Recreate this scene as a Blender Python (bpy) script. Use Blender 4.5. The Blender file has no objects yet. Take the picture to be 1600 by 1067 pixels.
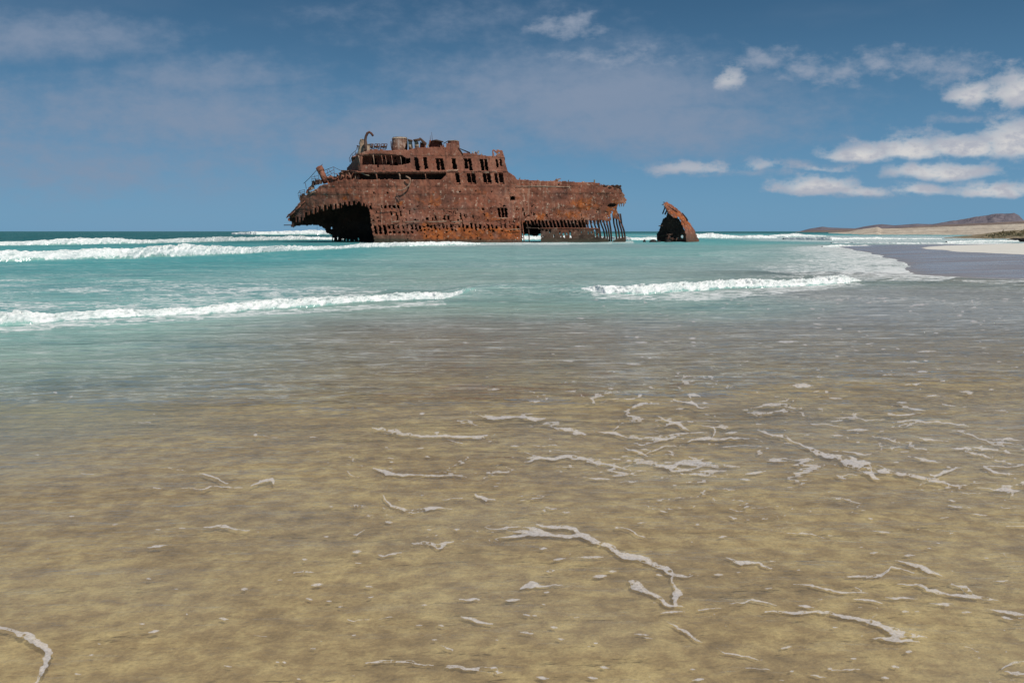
import bpy, math, random
import numpy as np
random.seed(7)
R = math.radians
scene = bpy.context.scene

# ------------------------------------------------------------------ camera
F, CU, CV, CAMH, HORV = 1244.0, 800.0, 533.5, 1.7, 361.5
PITCH = math.atan((CV - HORV) / F)
cam = bpy.data.cameras.new('camera')
cam.sensor_width = 36.0
cam.lens = 36.0 * F / 1600.0
cam.clip_start = 0.05
cam.clip_end = 30000
camo = bpy.data.objects.new('camera', cam)
scene.collection.objects.link(camo)
camo.location = (0, 0, CAMH)
camo.rotation_euler = (math.pi / 2 - PITCH, 0, 0)
scene.camera = camo

# ------------------------------------------------------------------ view, sun, sky
SUN_EL, SUN_AZ = 50.0, 146.0      # azimuth clockwise from +Y (view direction): right and behind the camera
vs = scene.view_settings
vs.view_transform = 'Standard'
vs.look = 'None'
vs.exposure = 0.0
vs.gamma = 1.0
vs.use_curve_mapping = False

sun = bpy.data.lights.new('sun', 'SUN')
sun.energy = 3.9
sun.angle = R(0.53)
sun.color = (1.0, 0.95, 0.87)
suno = bpy.data.objects.new('sun', sun)
scene.collection.objects.link(suno)
sd = np.array([math.sin(R(SUN_AZ)) * math.cos(R(SUN_EL)), math.cos(R(SUN_AZ)) * math.cos(R(SUN_EL)), math.sin(R(SUN_EL))])
from mathutils import Vector
suno.rotation_euler = Vector(-sd).to_track_quat('-Z', 'Y').to_euler()
suno.location = (40, -30, 60)


class NT:
    """small helper to write node trees"""
    def __init__(self, tree):
        self.t = tree
        self.n = tree.nodes
        self.n.clear()

    def new(self, typ, **kw):
        n = self.n.new(typ)
        for k, v in kw.items():
            setattr(n, k, v)
        return n

    def put(self, sock, val):
        if hasattr(val, 'is_output') or isinstance(val, bpy.types.NodeSocket):
            self.t.links.new(val, sock)
        else:
            sock.default_value = val

    def math(self, op, a, b=0.0, c=None, clamp=False):
        n = self.new('ShaderNodeMath', operation=op)
        n.use_clamp = clamp
        self.put(n.inputs[0], a)
        self.put(n.inputs[1], b)
        if c is not None:
            self.put(n.inputs[2], c)
        return n.outputs[0]

    def vmath(self, op, a, b=(0, 0, 0)):
        n = self.new('ShaderNodeVectorMath', operation=op)
        self.put(n.inputs[0], a)
        self.put(n.inputs[1], b)
        return n.outputs['Value'] if op in ('LENGTH', 'DOT_PRODUCT') else n.outputs[0]

    def noise(self, vec, scale, detail=4.0, rough=0.55, dist=0.0):
        n = self.new('ShaderNodeTexNoise')
        self.put(n.inputs['Vector'], vec)
        n.inputs['Scale'].default_value = scale
        n.inputs['Detail'].default_value = detail
        n.inputs['Roughness'].default_value = rough
        n.inputs['Distortion'].default_value = dist
        return n.outputs[0]

    def smooth(self, x, lo, hi, a=0.0, b=1.0):
        n = self.new('ShaderNodeMapRange', interpolation_type='SMOOTHSTEP')
        self.put(n.inputs[0], x)
        for i, v in zip((1, 2, 3, 4), (lo, hi, a, b)):
            self.put(n.inputs[i], v)
        return n.outputs[0]

    def mix(self, fac, a, b):
        n = self.new('ShaderNodeMix', data_type='RGBA')
        self.put(n.inputs[0], fac)
        for s, v in ((n.inputs[6], a), (n.inputs[7], b)):
            if isinstance(v, tuple) and len(v) == 3:
                v = v + (1,)
            self.put(s, v)
        return n.outputs[2]

    def ramp(self, fac, stops):
        n = self.new('ShaderNodeValToRGB')
        cr = n.color_ramp
        while len(cr.elements) < len(stops):
            cr.elements.new(0.5)
        for e, (p, c) in zip(cr.elements, stops):
            e.position = p
            e.color = c + (1,)
        self.put(n.inputs[0], fac)
        return n.outputs[0]

    def attr(self, name):
        n = self.new('ShaderNodeAttribute', attribute_name=name)
        return n.outputs['Fac']

    def coord(self, scale=(1, 1, 1), out='Object'):
        t = self.new('ShaderNodeTexCoord').outputs[out]
        return self.vmath('MULTIPLY', t, scale)

    def bump(self, h, strength, dist):
        n = self.new('ShaderNodeBump')
        n.inputs['Strength'].default_value = strength
        n.inputs['Distance'].default_value = dist
        self.put(n.inputs['Height'], h)
        return n.outputs[0]


# world: physical sky + wispy and cumulus clouds set by direction
world = bpy.data.worlds.new('World')
scene.world = world
world.use_nodes = True
W = NT(world.node_tree)
sky = W.new('ShaderNodeTexSky', sky_type='NISHITA')
sky.sun_disc = False
sky.sun_elevation = R(SUN_EL)
sky.sun_rotation = R(SUN_AZ)
sky.altitude = 0
sky.air_density = 1.0
sky.dust_density = 0.3
sky.ozone_density = 4.0
gen = W.new('ShaderNodeTexCoord').outputs['Generated']
sep = W.new('ShaderNodeSeparateXYZ')
W.put(sep.inputs[0], gen)
yy = W.math('MAXIMUM', sep.outputs[1], 0.12)
zc = W.math('ABSOLUTE', sep.outputs[2])
comb = W.new('ShaderNodeCombineXYZ')
W.put(comb.inputs[0], W.math('DIVIDE', sep.outputs[0], yy))
W.put(comb.inputs[1], W.math('DIVIDE', zc, yy))
Cc = comb.outputs[0]
nd = W.new('ShaderNodeTexNoise')
W.put(nd.inputs['Vector'], W.vmath('MULTIPLY', Cc, (1, 1.8, 1)))
nd.inputs['Scale'].default_value = 11.0
nd.inputs['Detail'].default_value = 4.0
dis = W.vmath('MULTIPLY', W.vmath('SUBTRACT', nd.outputs['Color'], (0.5, 0.5, 0.5)), (0.06, 0.024, 0))
Cd = W.vmath('ADD', Cc, dis)
fine = W.noise(W.vmath('MULTIPLY', Cc, (1, 1.7, 1)), 30.0, 6.0, 0.62)
finec = W.math('SUBTRACT', fine, 0.5)


def sky_ab(u, v):
    b = (CV - v) / F
    dy = math.cos(PITCH) + b * math.sin(PITCH)
    return ((u - CU) / F / dy, (-math.sin(PITCH) + b * math.cos(PITCH)) / dy)


def field(lst, flat, stretch=None):
    """nearest cloud centre, measured in cloud radii; thin clouds start farther off"""
    o = None
    for (u, v, ru, rv, thin) in lst:
        a, b = sky_ab(u, v)
        n = W.new('ShaderNodeVectorMath', operation='MULTIPLY_ADD')
        W.put(n.inputs[0], Cd)
        n.inputs[1].default_value = (F / ru, F / rv, 0)
        n.inputs[2].default_value = (-a * F / ru, -b * F / rv, thin)
        q = n.outputs[0]
        if flat:
            q = W.vmath('MAXIMUM', q, W.vmath('MULTIPLY', q, (-1, -2.0, 1)))
        d = W.vmath('LENGTH', q)
        o = d if o is None else W.math('MINIMUM', o, d)
    return o


fc = field([(1345, 240, 60, 20, 0), (1425, 236, 70, 28, 0), (1510, 232, 70, 26, 0), (1590, 226, 70, 44, 0), (1520, 152, 44, 26, .35), (1590, 150, 60, 40, .3),
            (1470, 271, 92, 20, .25), (1275, 296, 60, 22, .2), (1345, 302, 70, 12, .6), (1440, 298, 56, 14, .55), (1560, 297, 86, 17, .4),
            (1085, 266, 66, 14, .78), (1190, 263, 40, 13, .8), (1285, 265, 42, 10, .8), (1134, 122, 32, 26, .6)], True)
cum = W.smooth(W.math('ADD', fc, W.math('MULTIPLY', finec, 2.1)), 1.3, 0.3)
fw = field([(885, 40, 56, 18, .5), (960, 88, 100, 16, .75), (1205, 92, 50, 24, .55), (1290, 110, 80, 26, .6), (1375, 98, 46, 22, .4), (1465, 106, 80, 28, .5), (1070, 262, 80, 12, .55), (1180, 272, 90, 8, .55), (1260, 258, 70, 10, .6), (1340, 300, 110, 12, .5), (1510, 184, 70, 9, .65)], False)
wisp = W.smooth(W.math('ADD', fw, W.math('MULTIPLY', finec, 2.4)), 1.3, 0.1, 0, .8)
fv = field([(940, 150, 320, 74, 0), (1010, 190, 280, 56, .15), (60, 60, 230, 34, .4), (330, 118, 170, 40, .5), (260, 185, 380, 70, .4), (620, 205, 320, 60, .45), (60, 250, 420, 60, .55), (720, 40, 300, 50, .95)], False)
veil = W.smooth(W.math('ADD', fv, W.math('MULTIPLY', W.math('ADD', finec, W.math('SUBTRACT', W.noise(W.vmath('MULTIPLY', Cc, (1, 3.2, 1)), 5.0, 5.0, 0.6), 0.5)), 1.2)), 1.4, 0.1, 0, .85)
broad = W.noise(W.vmath('MULTIPLY', gen, (1.2, 1.2, 4.5)), 2.2, 4.0, 0.6)
veil = W.math('ADD', veil, W.smooth(broad, 0.5, 0.8, 0, .2), clamp=True)
# clear maritime air: deep blue overhead, paler blue at the sea horizon, the same all round
gz = W.math('POWER', W.smooth(zc, 0.0, 0.34), 0.8)
clear = W.mix(gz, (1.45, 3.5, 5.75), (0.30, 1.0, 1.95))
skyc = W.mix(0.86, W.vmath('MULTIPLY', sky.outputs[0], (0.7, 0.85, 1.0)), clear)
col = W.mix(veil, skyc, (2.65, 3.4, 4.7))
col = W.mix(wisp, col, (3.6, 4.2, 5.3))
shade = W.mix(W.smooth(fine, 0.36, 0.6), (4.9, 5.2, 6.0), (7.6, 7.5, 7.5))
col = W.mix(cum, col, shade)
bg = W.new('ShaderNodeBackground')
W.put(bg.inputs[0], col)
bg.inputs[1].default_value = 0.085
wo = W.new('ShaderNodeOutputWorld')
W.t.links.new(bg.outputs[0], wo.inputs[0])


# ------------------------------------------------------------------ geometry helpers
def P(u, v, Y):
    """point seen at pixel (u, v) of the photograph, at distance Y ahead"""
    u = np.asarray(u, float); v = np.asarray(v, float); Y = np.asarray(Y, float)
    b = (CV - v) / F
    dy = math.cos(PITCH) + b * math.sin(PITCH)
    t = Y / dy
    x = (u - CU) / F * t
    z = (-math.sin(PITCH) + b * math.cos(PITCH)) * t + CAMH
    return np.stack(np.broadcast_arrays(x, Y, z), -1)


def G(u, v, z0=0.0):
    """point on the level z0 seen at pixel (u, v)"""
    u = np.asarray(u, float); v = np.asarray(v, float)
    b = (CV - v) / F
    dz = -math.sin(PITCH) + b * math.cos(PITCH)
    t = (z0 - CAMH) / dz
    return np.stack(np.broadcast_arrays((u - CU) / F * t, (math.cos(PITCH) + b * math.sin(PITCH)) * t, z0 + 0 * t), -1)


def pix(x, y, z):
    """where a point appears, for laying out shoals and surf"""
    dz = z - CAMH
    d = y * math.cos(PITCH) - dz * math.sin(PITCH)
    up = y * math.sin(PITCH) + dz * math.cos(PITCH)
    d = np.maximum(d, 0.3)
    return CU + F * x / d, CV - F * up / d


def _h(ix, iy, seed):
    n = (ix.astype(np.int64) * 374761393 + iy.astype(np.int64) * 668265263 + seed * 1442695041) & 0xffffffff
    n = ((n ^ (n >> 13)) * 1274126177) & 0xffffffff
    return ((n ^ (n >> 16)) & 0xffff) / 65535.0


def vn(x, y, seed=0):
    x, y = np.broadcast_arrays(np.asarray(x, float), np.asarray(y, float))
    ix = np.floor(x); iy = np.floor(y)
    fx = x - ix; fy = y - iy
    fx = fx * fx * (3 - 2 * fx); fy = fy * fy * (3 - 2 * fy)
    a = _h(ix, iy, seed); b = _h(ix + 1, iy, seed); c = _h(ix, iy + 1, seed); d = _h(ix + 1, iy + 1, seed)
    return (a * (1 - fx) + b * fx) * (1 - fy) + (c * (1 - fx) + d * fx) * fy


def fbm(x, y, seed=0, octs=4, g=0.5):
    s = 0; a = 1; t = 0
    for o in range(octs):
        s = s + a * vn(x * 2 ** o + 17.3 * o, y * 2 ** o - 9.1 * o, seed + o); t += a; a *= g
    return s / t


def sst(x, lo, hi):
    t = np.clip((x - lo) / (hi - lo), 0, 1)
    return t * t * (3 - 2 * t)


def inpoly(u, v, poly):
    r = np.zeros(np.shape(u), bool)
    n = len(poly)
    for i in range(n):
        x0, y0 = poly[i]; x1, y1 = poly[(i + 1) % n]
        c = ((y0 > v) != (y1 > v))
        r ^= c & (u < (x1 - x0) * (v - y0) / ((y1 - y0) if y1 != y0 else 1e-9) + x0)
    return r


def mesh_from(name, verts, quads, mat=None, parent=None, base=(0, 0, 0), attrs=None, smooth=False, tris=None):
    verts = np.asarray(verts, float) - np.asarray(base, float)
    quads = np.asarray(quads, np.int32).reshape(-1, 4)
    me = bpy.data.meshes.new(name)
    nt = 0 if tris is None else len(tris)
    me.vertices.add(len(verts))
    me.vertices.foreach_set('co', verts.astype(np.float32).ravel())
    loops = quads.ravel()
    starts = np.arange(len(quads)) * 4
    if nt:
        tris = np.asarray(tris, np.int32)
        starts = np.concatenate([starts, len(loops) + np.arange(nt) * 3])
        loops = np.concatenate([loops, tris.ravel()])
    me.loops.add(len(loops))
    me.loops.foreach_set('vertex_index', loops.astype(np.int32))
    me.polygons.add(len(starts))
    me.polygons.foreach_set('loop_start', starts.astype(np.int32))
    if smooth:
        me.polygons.foreach_set('use_smooth', np.ones(len(starts), bool))
    me.update(calc_edges=True)
    if attrs:
        for k, a in attrs.items():
            at = me.attributes.new(k, 'FLOAT', 'POINT')
            at.data.foreach_set('value', np.asarray(a, np.float32).ravel())
    o = bpy.data.objects.new(name, me)
    scene.collection.objects.link(o)
    if mat:
        me.materials.append(mat)
    if parent:
        o.parent = parent
    else:
        o.location = tuple(base)
    return o


def tag(o, label=None, cat=None, group=None, kind=None):
    if label: o['label'] = label
    if cat: o['category'] = cat
    if group: o['group'] = group
    if kind: o['kind'] = kind
    return o


def empty(name, loc, label, cat, group=None):
    o = bpy.data.objects.new(name, None)
    scene.collection.objects.link(o)
    o.location = tuple(loc)
    o.empty_display_size = 0.5
    return tag(o, label, cat, group)


def grid_quads(nr, nc):
    i = np.arange(nr - 1)[:, None] * nc + np.arange(nc - 1)[None, :]
    return np.stack([i, i + 1, i + nc + 1, i + nc], -1).reshape(-1, 4)


class MB:
    """collects boxes, bars and tubes into one mesh"""
    def __init__(self):
        self.v = []; self.q = []; self.t = []

    def add(self, verts, quads, tris=()):
        o = len(self.v)
        self.v += [tuple(p) for p in verts]
        self.q += [tuple(i + o for i in f) for f in quads]
        self.t += [tuple(i + o for i in f) for f in tris]

    def hexa(self, a, b):
        """a, b: two quads of 4 points (front, back)"""
        self.add(list(a) + list(b), [(0, 1, 2, 3), (7, 6, 5, 4), (0, 4, 5, 1), (1, 5, 6, 2), (2, 6, 7, 3), (3, 7, 4, 0)])

    def tube(self, pts, rad, n=7, cap=True):
        pts = [np.array(p, float) for p in pts]
        rads = rad if hasattr(rad, '__len__') else [rad] * len(pts)
        vs_, qs, ts = [], [], []
        for i, p in enumerate(pts):
            d = pts[min(i + 1, len(pts) - 1)] - pts[max(i - 1, 0)]
            d = d / (np.linalg.norm(d) + 1e-9)
            ref = np.array([0, 1, 0.]) if abs(d[1]) < 0.9 else np.array([1., 0, 0])
            a = np.cross(d, ref); a /= np.linalg.norm(a); b = np.cross(d, a)
            for k in range(n):
                t = 2 * math.pi * k / n
                vs_.append(p + rads[i] * (a * math.cos(t) + b * math.sin(t)))
        for i in range(len(pts) - 1):
            for k in range(n):
                k2 = (k + 1) % n
                qs.append((i * n + k, i * n + k2, (i + 1) * n + k2, (i + 1) * n + k))
        if cap:
            for e, base in ((0, 0), (1, (len(pts) - 1) * n)):
                for k in range(1, n - 1):
                    ts.append((base, base + k, base + k + 1) if e else (base, base + k + 1, base + k))
        self.add(vs_, qs, ts)

    def build(self, name, mat, parent=None, base=(0, 0, 0), smooth=False):
        return mesh_from(name, self.v, self.q if self.q else np.zeros((0, 4)), mat, parent, base, None, smooth, self.t if self.t else None)


# ------------------------------------------------------------------ materials
def material(name):
    m = bpy.data.materials.new(name)
    m.use_nodes = True
    return m, NT(m.node_tree)


def finish(t, shader, disp=None):
    o = t.new('ShaderNodeOutputMaterial')
    t.t.links.new(shader, o.inputs[0])


def principled(t, colr, rough=0.8, normal=None, spec=0.3, metal=0.0):
    b = t.new('ShaderNodeBsdfPrincipled')
    if isinstance(colr, tuple) and len(colr) == 3:
        colr = colr + (1,)
    t.put(b.inputs['Base Color'], colr)
    t.put(b.inputs['Roughness'], rough)
    b.inputs['Specular IOR Level'].default_value = spec
    b.inputs['Metallic'].default_value = metal
    if normal is not None:
        t.put(b.inputs['Normal'], normal)
    return b.outputs[0]


def rust(name, lo, mid, hi, pale=(0.36, 0.235, 0.165), speck=0.6, streak=0.5, orange=(0.37, 0.102, 0.026)):
    m, t = material(name)
    c = t.coord()
    n1 = t.noise(c, 0.35, 8.0, 0.65)
    base = t.ramp(n1, [(0.3, lo), (0.5, mid), (0.7, hi)])
    blot = t.noise(c, 0.9, 5.0, 0.6)
    base = t.mix(t.smooth(blot, 0.52, 0.66, 0, 0.55), base, lo)
    red = t.noise(c, 0.16, 4.0, 0.6)
    base = t.mix(t.smooth(red, 0.5, 0.7, 0, 0.45), base, (0.24, 0.066, 0.034))
    grey = t.noise(t.coord((0.22, 0.22, 0.3)), 1.0, 5.0, 0.6)
    base = t.mix(t.smooth(grey, 0.52, 0.7, 0, 0.4), base, (0.19, 0.125, 0.108))
    st = t.noise(t.coord((2.4, 2.4, 0.22)), 1.0, 4.0, 0.6)
    pa = t.attr('pale')
    base = t.mix(t.math('MULTIPLY', t.smooth(st, 0.54, 0.72), t.math('ADD', 0.3 * streak, t.math('MULTIPLY', pa, 0.6)), clamp=True), base, pale)
    dst = t.noise(t.coord((1.6, 1.6, 0.16)), 1.3, 4.0, 0.6)
    base = t.mix(t.smooth(dst, 0.56, 0.74, 0, 0.6), base, (0.03, 0.014, 0.01))
    og = t.attr('orange')
    on = t.noise(c, 0.8, 6.0, 0.65)
    ocol = t.mix(t.smooth(t.noise(c, 1.7, 4.0), 0.4, 0.62), (0.2, 0.055, 0.018), orange)
    base = t.mix(t.math('MULTIPLY', t.smooth(t.math('ADD', on, t.math('MULTIPLY', og, 0.42)), 0.62, 0.86), t.math('MINIMUM', t.math('MULTIPLY', og, 1.6), 1.0)), base, ocol)
    sp = t.noise(c, 2.2, 3.0, 0.65)
    base = t.mix(t.math('MULTIPLY', t.smooth(sp, 0.575, 0.69), t.math('ADD', speck * 0.95, t.math('MULTIPLY', pa, 0.25)), clamp=True), base, (0.48, 0.36, 0.27))
    pit = t.noise(t.coord((1.3, 1.3, 1)), 2.9, 3.0, 0.65)
    base = t.mix(t.smooth(pit, 0.56, 0.68, 0, 0.7 if speck > .2 else 0.2), base, (0.04, 0.017, 0.012))
    strk = t.noise(t.coord((0.09, 0.09, 0.42)), 1.6, 3.0, 0.5)
    base = t.mix(t.smooth(strk, 0.53, 0.62, 0, 0.3), base, lo)
    wl = t.attr('algae')
    base = t.mix(t.math('MULTIPLY', wl, 0.85), base, (0.05, 0.043, 0.03))
    bm = t.bump(t.math('ADD', blot, t.math('MULTIPLY', sp, 0.5)), 0.6, 0.12)
    finish(t, principled(t, base, 0.82, bm, 0.2))
    return m


RUST = rust('rusted_plating', (0.09, 0.034, 0.022), (0.235, 0.085, 0.051), (0.35, 0.15, 0.092), pale=(0.46, 0.32, 0.23))
RUST_HOUSE = rust('rusted_deckhouse', (0.14, 0.053, 0.035), (0.255, 0.098, 0.062), (0.32, 0.135, 0.085), speck=0.4, streak=0.35, pale=(0.42, 0.28, 0.2))
SHADE_IRON = rust('shade_dark_iron', (0.03, 0.02, 0.016), (0.06, 0.035, 0.025), (0.1, 0.055, 0.035), pale=(0.1, 0.07, 0.05), speck=0.08, streak=0.1)  # dark iron parts; interior walls take it as shade painted into colour
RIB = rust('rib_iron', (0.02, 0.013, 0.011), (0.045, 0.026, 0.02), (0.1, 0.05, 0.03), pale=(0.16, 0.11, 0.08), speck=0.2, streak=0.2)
LOWP = rust('weedy_plating', (0.03, 0.019, 0.014), (0.068, 0.043, 0.031), (0.12, 0.078, 0.056), pale=(0.24, 0.19, 0.15), speck=0.4, streak=0.4)
CREAM = rust('peeling_cream_paint', (0.28, 0.17, 0.1), (0.42, 0.34, 0.25), (0.52, 0.46, 0.37), pale=(0.6, 0.56, 0.5), speck=0.8, streak=0.8)
TANKP = rust('flaking_white_paint', (0.1, 0.045, 0.03), (0.25, 0.14, 0.1), (0.62, 0.52, 0.45), pale=(0.75, 0.7, 0.64), speck=0.9, streak=1.2)

WORN = rust('worn_pale_rust', (0.14, 0.07, 0.045), (0.26, 0.16, 0.11), (0.42, 0.31, 0.23), pale=(0.5, 0.42, 0.34), speck=0.8, streak=0.8)

# foam of the breakers
WFOAM, t = material('breaker_foam')
c = t.coord()
fo = t.attr('foam')
nz = t.noise(c, 3.0, 6.0, 0.7)
nz2 = t.noise(c, 0.8, 4.0, 0.6)
nz3 = t.noise(c, 9.0, 4.0, 0.65)
white = t.mix(t.smooth(t.math('ADD', t.math('MULTIPLY', nz, 0.6), t.math('MULTIPLY', nz3, 0.4)), 0.38, 0.6), (0.54, 0.60, 0.59), (0.80, 0.80, 0.79))
fac = t.smooth(t.math('ADD', fo, t.math('MULTIPLY', t.math('SUBTRACT', nz, 0.5), 1.3)), 0.38, 0.58)
wat = t.mix(nz2, (0.2, 0.38, 0.35), (0.32, 0.48, 0.43))
b1 = principled(t, white, 0.9, t.bump(nz, 0.4, 0.05), 0.1)
b2 = principled(t, wat, 0.15, t.bump(nz2, 0.4, 0.1), 0.4)
mx = t.new('ShaderNodeMixShader')
t.put(mx.inputs[0], fac); t.put(mx.inputs[1], b2); t.put(mx.inputs[2], b1)
finish(t, mx.outputs[0])

# drifting foam scum
SCUM, t = material('drifting_foam')
c = t.coord()
bub = t.noise(c, 60.0, 3.0, 0.7)
big = t.noise(c, 7.0, 4.0, 0.6)
scol = t.mix(t.smooth(bub, 0.4, 0.62), (0.70, 0.65, 0.63), (0.86, 0.81, 0.80))
d = principled(t, scol, 0.8, None, 0.1)
tr = t.new('ShaderNodeBsdfTransparent')
mx = t.new('ShaderNodeMixShader')
t.put(mx.inputs[0], t.math('MULTIPLY', t.smooth(t.math('ADD', bub, t.math('MULTIPLY', big, 0.6)), 0.5, 0.8, 0.3, 0.52), t.math('ADD', 0.6, t.math('MULTIPLY', t.attr('body'), 0.4))))
t.put(mx.inputs[1], tr.outputs[0]); t.put(mx.inputs[2], d)
finish(t, mx.outputs[0])

# sea: fresnel reflection over clear shallows that turn milky turquoise and then deep teal
SEA, t = material('sea_water')
c = t.coord()
murk = t.attr('murk'); deep = t.attr('deep'); fo = t.attr('foam'); far = t.attr('far'); sil_sheen = t.attr('silt_sheen')
n1 = t.noise(t.coord((0.3, 1.0, 1)), 1.5, 5.0, 0.62)
n2 = t.noise(t.coord((0.38, 1.0, 1)), 6.0, 4.0, 0.62)
n3 = t.noise(t.coord((0.05, 0.16, 1)), 1.0, 4.0, 0.6)
body = t.mix(t.smooth(deep, 0.0, 0.4), (0.40, 0.50, 0.41), (0.23, 0.46, 0.42))
body = t.mix(t.smooth(deep, 0.4, 0.8), body, (0.08, 0.38, 0.38))
body = t.mix(t.smooth(deep, 0.8, 1.0), body, (0.0, 0.10, 0.11))
body = t.mix(t.smooth(n3, 0.35, 0.7, 0, 0.35), body, (0.035, 0.2, 0.24))
n4 = t.noise(t.coord((0.16, 0.8, 1)), 1.0, 6.0, 0.68)
body = t.mix(t.smooth(n4, 0.5, 0.72, 0, 0.45), body, (0.04, 0.2, 0.22))
body = t.mix(t.smooth(n4, 0.48, 0.3, 0, 0.4), body, (0.42, 0.55, 0.5))
body = t.mix(t.math('MULTIPLY', sil_sheen, 0.75), body, (0.38, 0.345, 0.345))  # silt grey, with the lilac of reflected clouds painted into the colour
mk = t.math('ADD', murk, t.math('MULTIPLY', t.math('SUBTRACT', n1, 0.5), t.math('MULTIPLY', murk, 0.5)), clamp=True)
hgt = t.math('ADD', t.math('MULTIPLY', n1, 0.7), t.math('MULTIPLY', n2, 0.34))
bmp = t.new('ShaderNodeBump')
bmp.inputs['Strength'].default_value = 0.9
t.put(bmp.inputs['Height'], hgt)
t.put(bmp.inputs['Distance'], t.math('ADD', 0.05, t.math('MULTIPLY', t.attr('chop'), 0.42)))
nrm = bmp.outputs[0]
tb = t.new('ShaderNodeBsdfTransparent')
tb.inputs[0].default_value = (0.93, 0.95, 0.91, 1)
db = t.new('ShaderNodeBsdfDiffuse')
t.put(db.inputs[0], body); t.put(db.inputs['Normal'], nrm)
mb_ = t.new('ShaderNodeMixShader')
t.put(mb_.inputs[0], mk); t.put(mb_.inputs[1], tb.outputs[0]); t.put(mb_.inputs[2], db.outputs[0])
gl = t.new('ShaderNodeBsdfGlossy')
t.put(gl.inputs['Roughness'], t.math('ADD', 0.06, t.math('MULTIPLY', far, 0.3)))
t.put(gl.inputs['Normal'], nrm)
gl.inputs['Color'].default_value = (0.9, 0.9, 0.9, 1)
fr = t.new('ShaderNodeFresnel')
fr.inputs[0].default_value = 1.33
t.put(fr.inputs['Normal'], nrm)
frs = t.math('MULTIPLY', t.math('MINIMUM', fr.outputs[0], 0.75), t.math('SUBTRACT', 0.85, t.math('ADD', t.math('MULTIPLY', far, 0.4), t.math('MULTIPLY', t.smooth(deep, 0.8, 1.0), 0.25))))
mg = t.new('ShaderNodeMixShader')
t.put(mg.inputs[0], frs); t.put(mg.inputs[1], mb_.outputs[0]); t.put(mg.inputs[2], gl.outputs[0])
fn = t.noise(t.coord((0.45, 1.0, 1)), 2.4, 6.0, 0.65, 0.6)
lace = t.math('ABSOLUTE', t.math('SUBTRACT', fn, 0.5))
lace_glint = t.smooth(t.math('SUBTRACT', t.math('MULTIPLY', fo, 0.11), lace), -0.01, 0.02)
lace_glint = t.math('MULTIPLY', lace_glint, t.smooth(fo, 0.02, 0.3))
lace_glint = t.math('MAXIMUM', lace_glint, t.smooth(t.math('ADD', fo, t.math('MULTIPLY', t.math('SUBTRACT', fn, 0.5), 2.0)), 0.85, 1.15))
glint = t.noise(t.coord((0.26, 1.3, 1)), 5.0, 4.0, 0.7)  # pale streaks paint sky glints on the ripples, mixed in like foam
lace_glint = t.math('MAXIMUM', lace_glint, t.math('MULTIPLY', t.smooth(t.math('ADD', glint, t.math('MULTIPLY', n1, 0.35)), 0.735, 0.85), t.math('MULTIPLY', t.attr('chop'), 0.42)))
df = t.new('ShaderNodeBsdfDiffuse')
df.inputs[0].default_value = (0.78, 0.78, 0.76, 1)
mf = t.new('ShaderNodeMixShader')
t.put(mf.inputs[0], t.math('MULTIPLY', lace_glint, 0.85)); t.put(mf.inputs[1], mg.outputs[0]); t.put(mf.inputs[2], df.outputs[0])
finish(t, mf.outputs[0])

# sand: golden under water, glossy where wet with sky reflection painted in lilac grey, pale where dry
SAND, t = material('sand')
c = t.coord()
dry = t.attr('dry'); wet = t.attr('wet')
m1 = t.noise(t.coord((0.8, 1.0, 1)), 8.5, 6.0, 0.7, 0.15)
m2 = t.noise(t.coord((0.7, 1.0, 1)), 1.0, 5.0, 0.6)
m3 = t.noise(c, 55.0, 3.0, 0.6)
s = t.ramp(t.math('ADD', t.math('MULTIPLY', m1, 0.65), t.math('MULTIPLY', m2, 0.35)), [(0.32, (0.21, 0.137, 0.069)), (0.47, (0.40, 0.275, 0.138)), (0.61, (0.62, 0.465, 0.235))])  # mottled tones imitate ripple refraction and reflection in the sand colour
s = t.mix(t.smooth(m3, 0.4, 0.7, 0, 0.25), s, (0.16, 0.11, 0.06))
wet_sheen = t.mix(m2, (0.24, 0.215, 0.22), (0.28, 0.25, 0.25))  # lilac tint is the sky's reflection painted into the wet sand
s = t.mix(wet, s, wet_sheen)
dc = t.mix(t.noise(c, 0.9, 7.0, 0.7), (0.58, 0.54, 0.46), (0.82, 0.77, 0.69))
dm = t.smooth(t.math('ADD', dry, t.math('MULTIPLY', t.math('SUBTRACT', m2, 0.5), 0.5)), 0.4, 0.6)
s = t.mix(dm, s, dc)
swl = t.noise(t.coord((0.12, 0.5, 1)), 1.0, 5.0, 0.6)
rg = t.math('SUBTRACT', 0.92, t.math('MULTIPLY', t.math('MULTIPLY', wet, t.math('SUBTRACT', 1.0, dm)), t.smooth(swl, 0.35, 0.65, 0.52, 0.76)))
finish(t, principled(t, s, rg, t.bump(m1, 0.5, 0.03), 0.5))


def earth(name, a, b, cc, scale):
    m, t = material(name)
    c = t.coord((1, 1, 2.5))
    n = t.noise(c, scale, 7.0, 0.62)
    k = t.ramp(n, [(0.35, a), (0.5, b), (0.65, cc)])
    finish(t, principled(t, k, 0.95, t.bump(n, 0.6, 0.4 / scale), 0.1))
    return m


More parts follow.
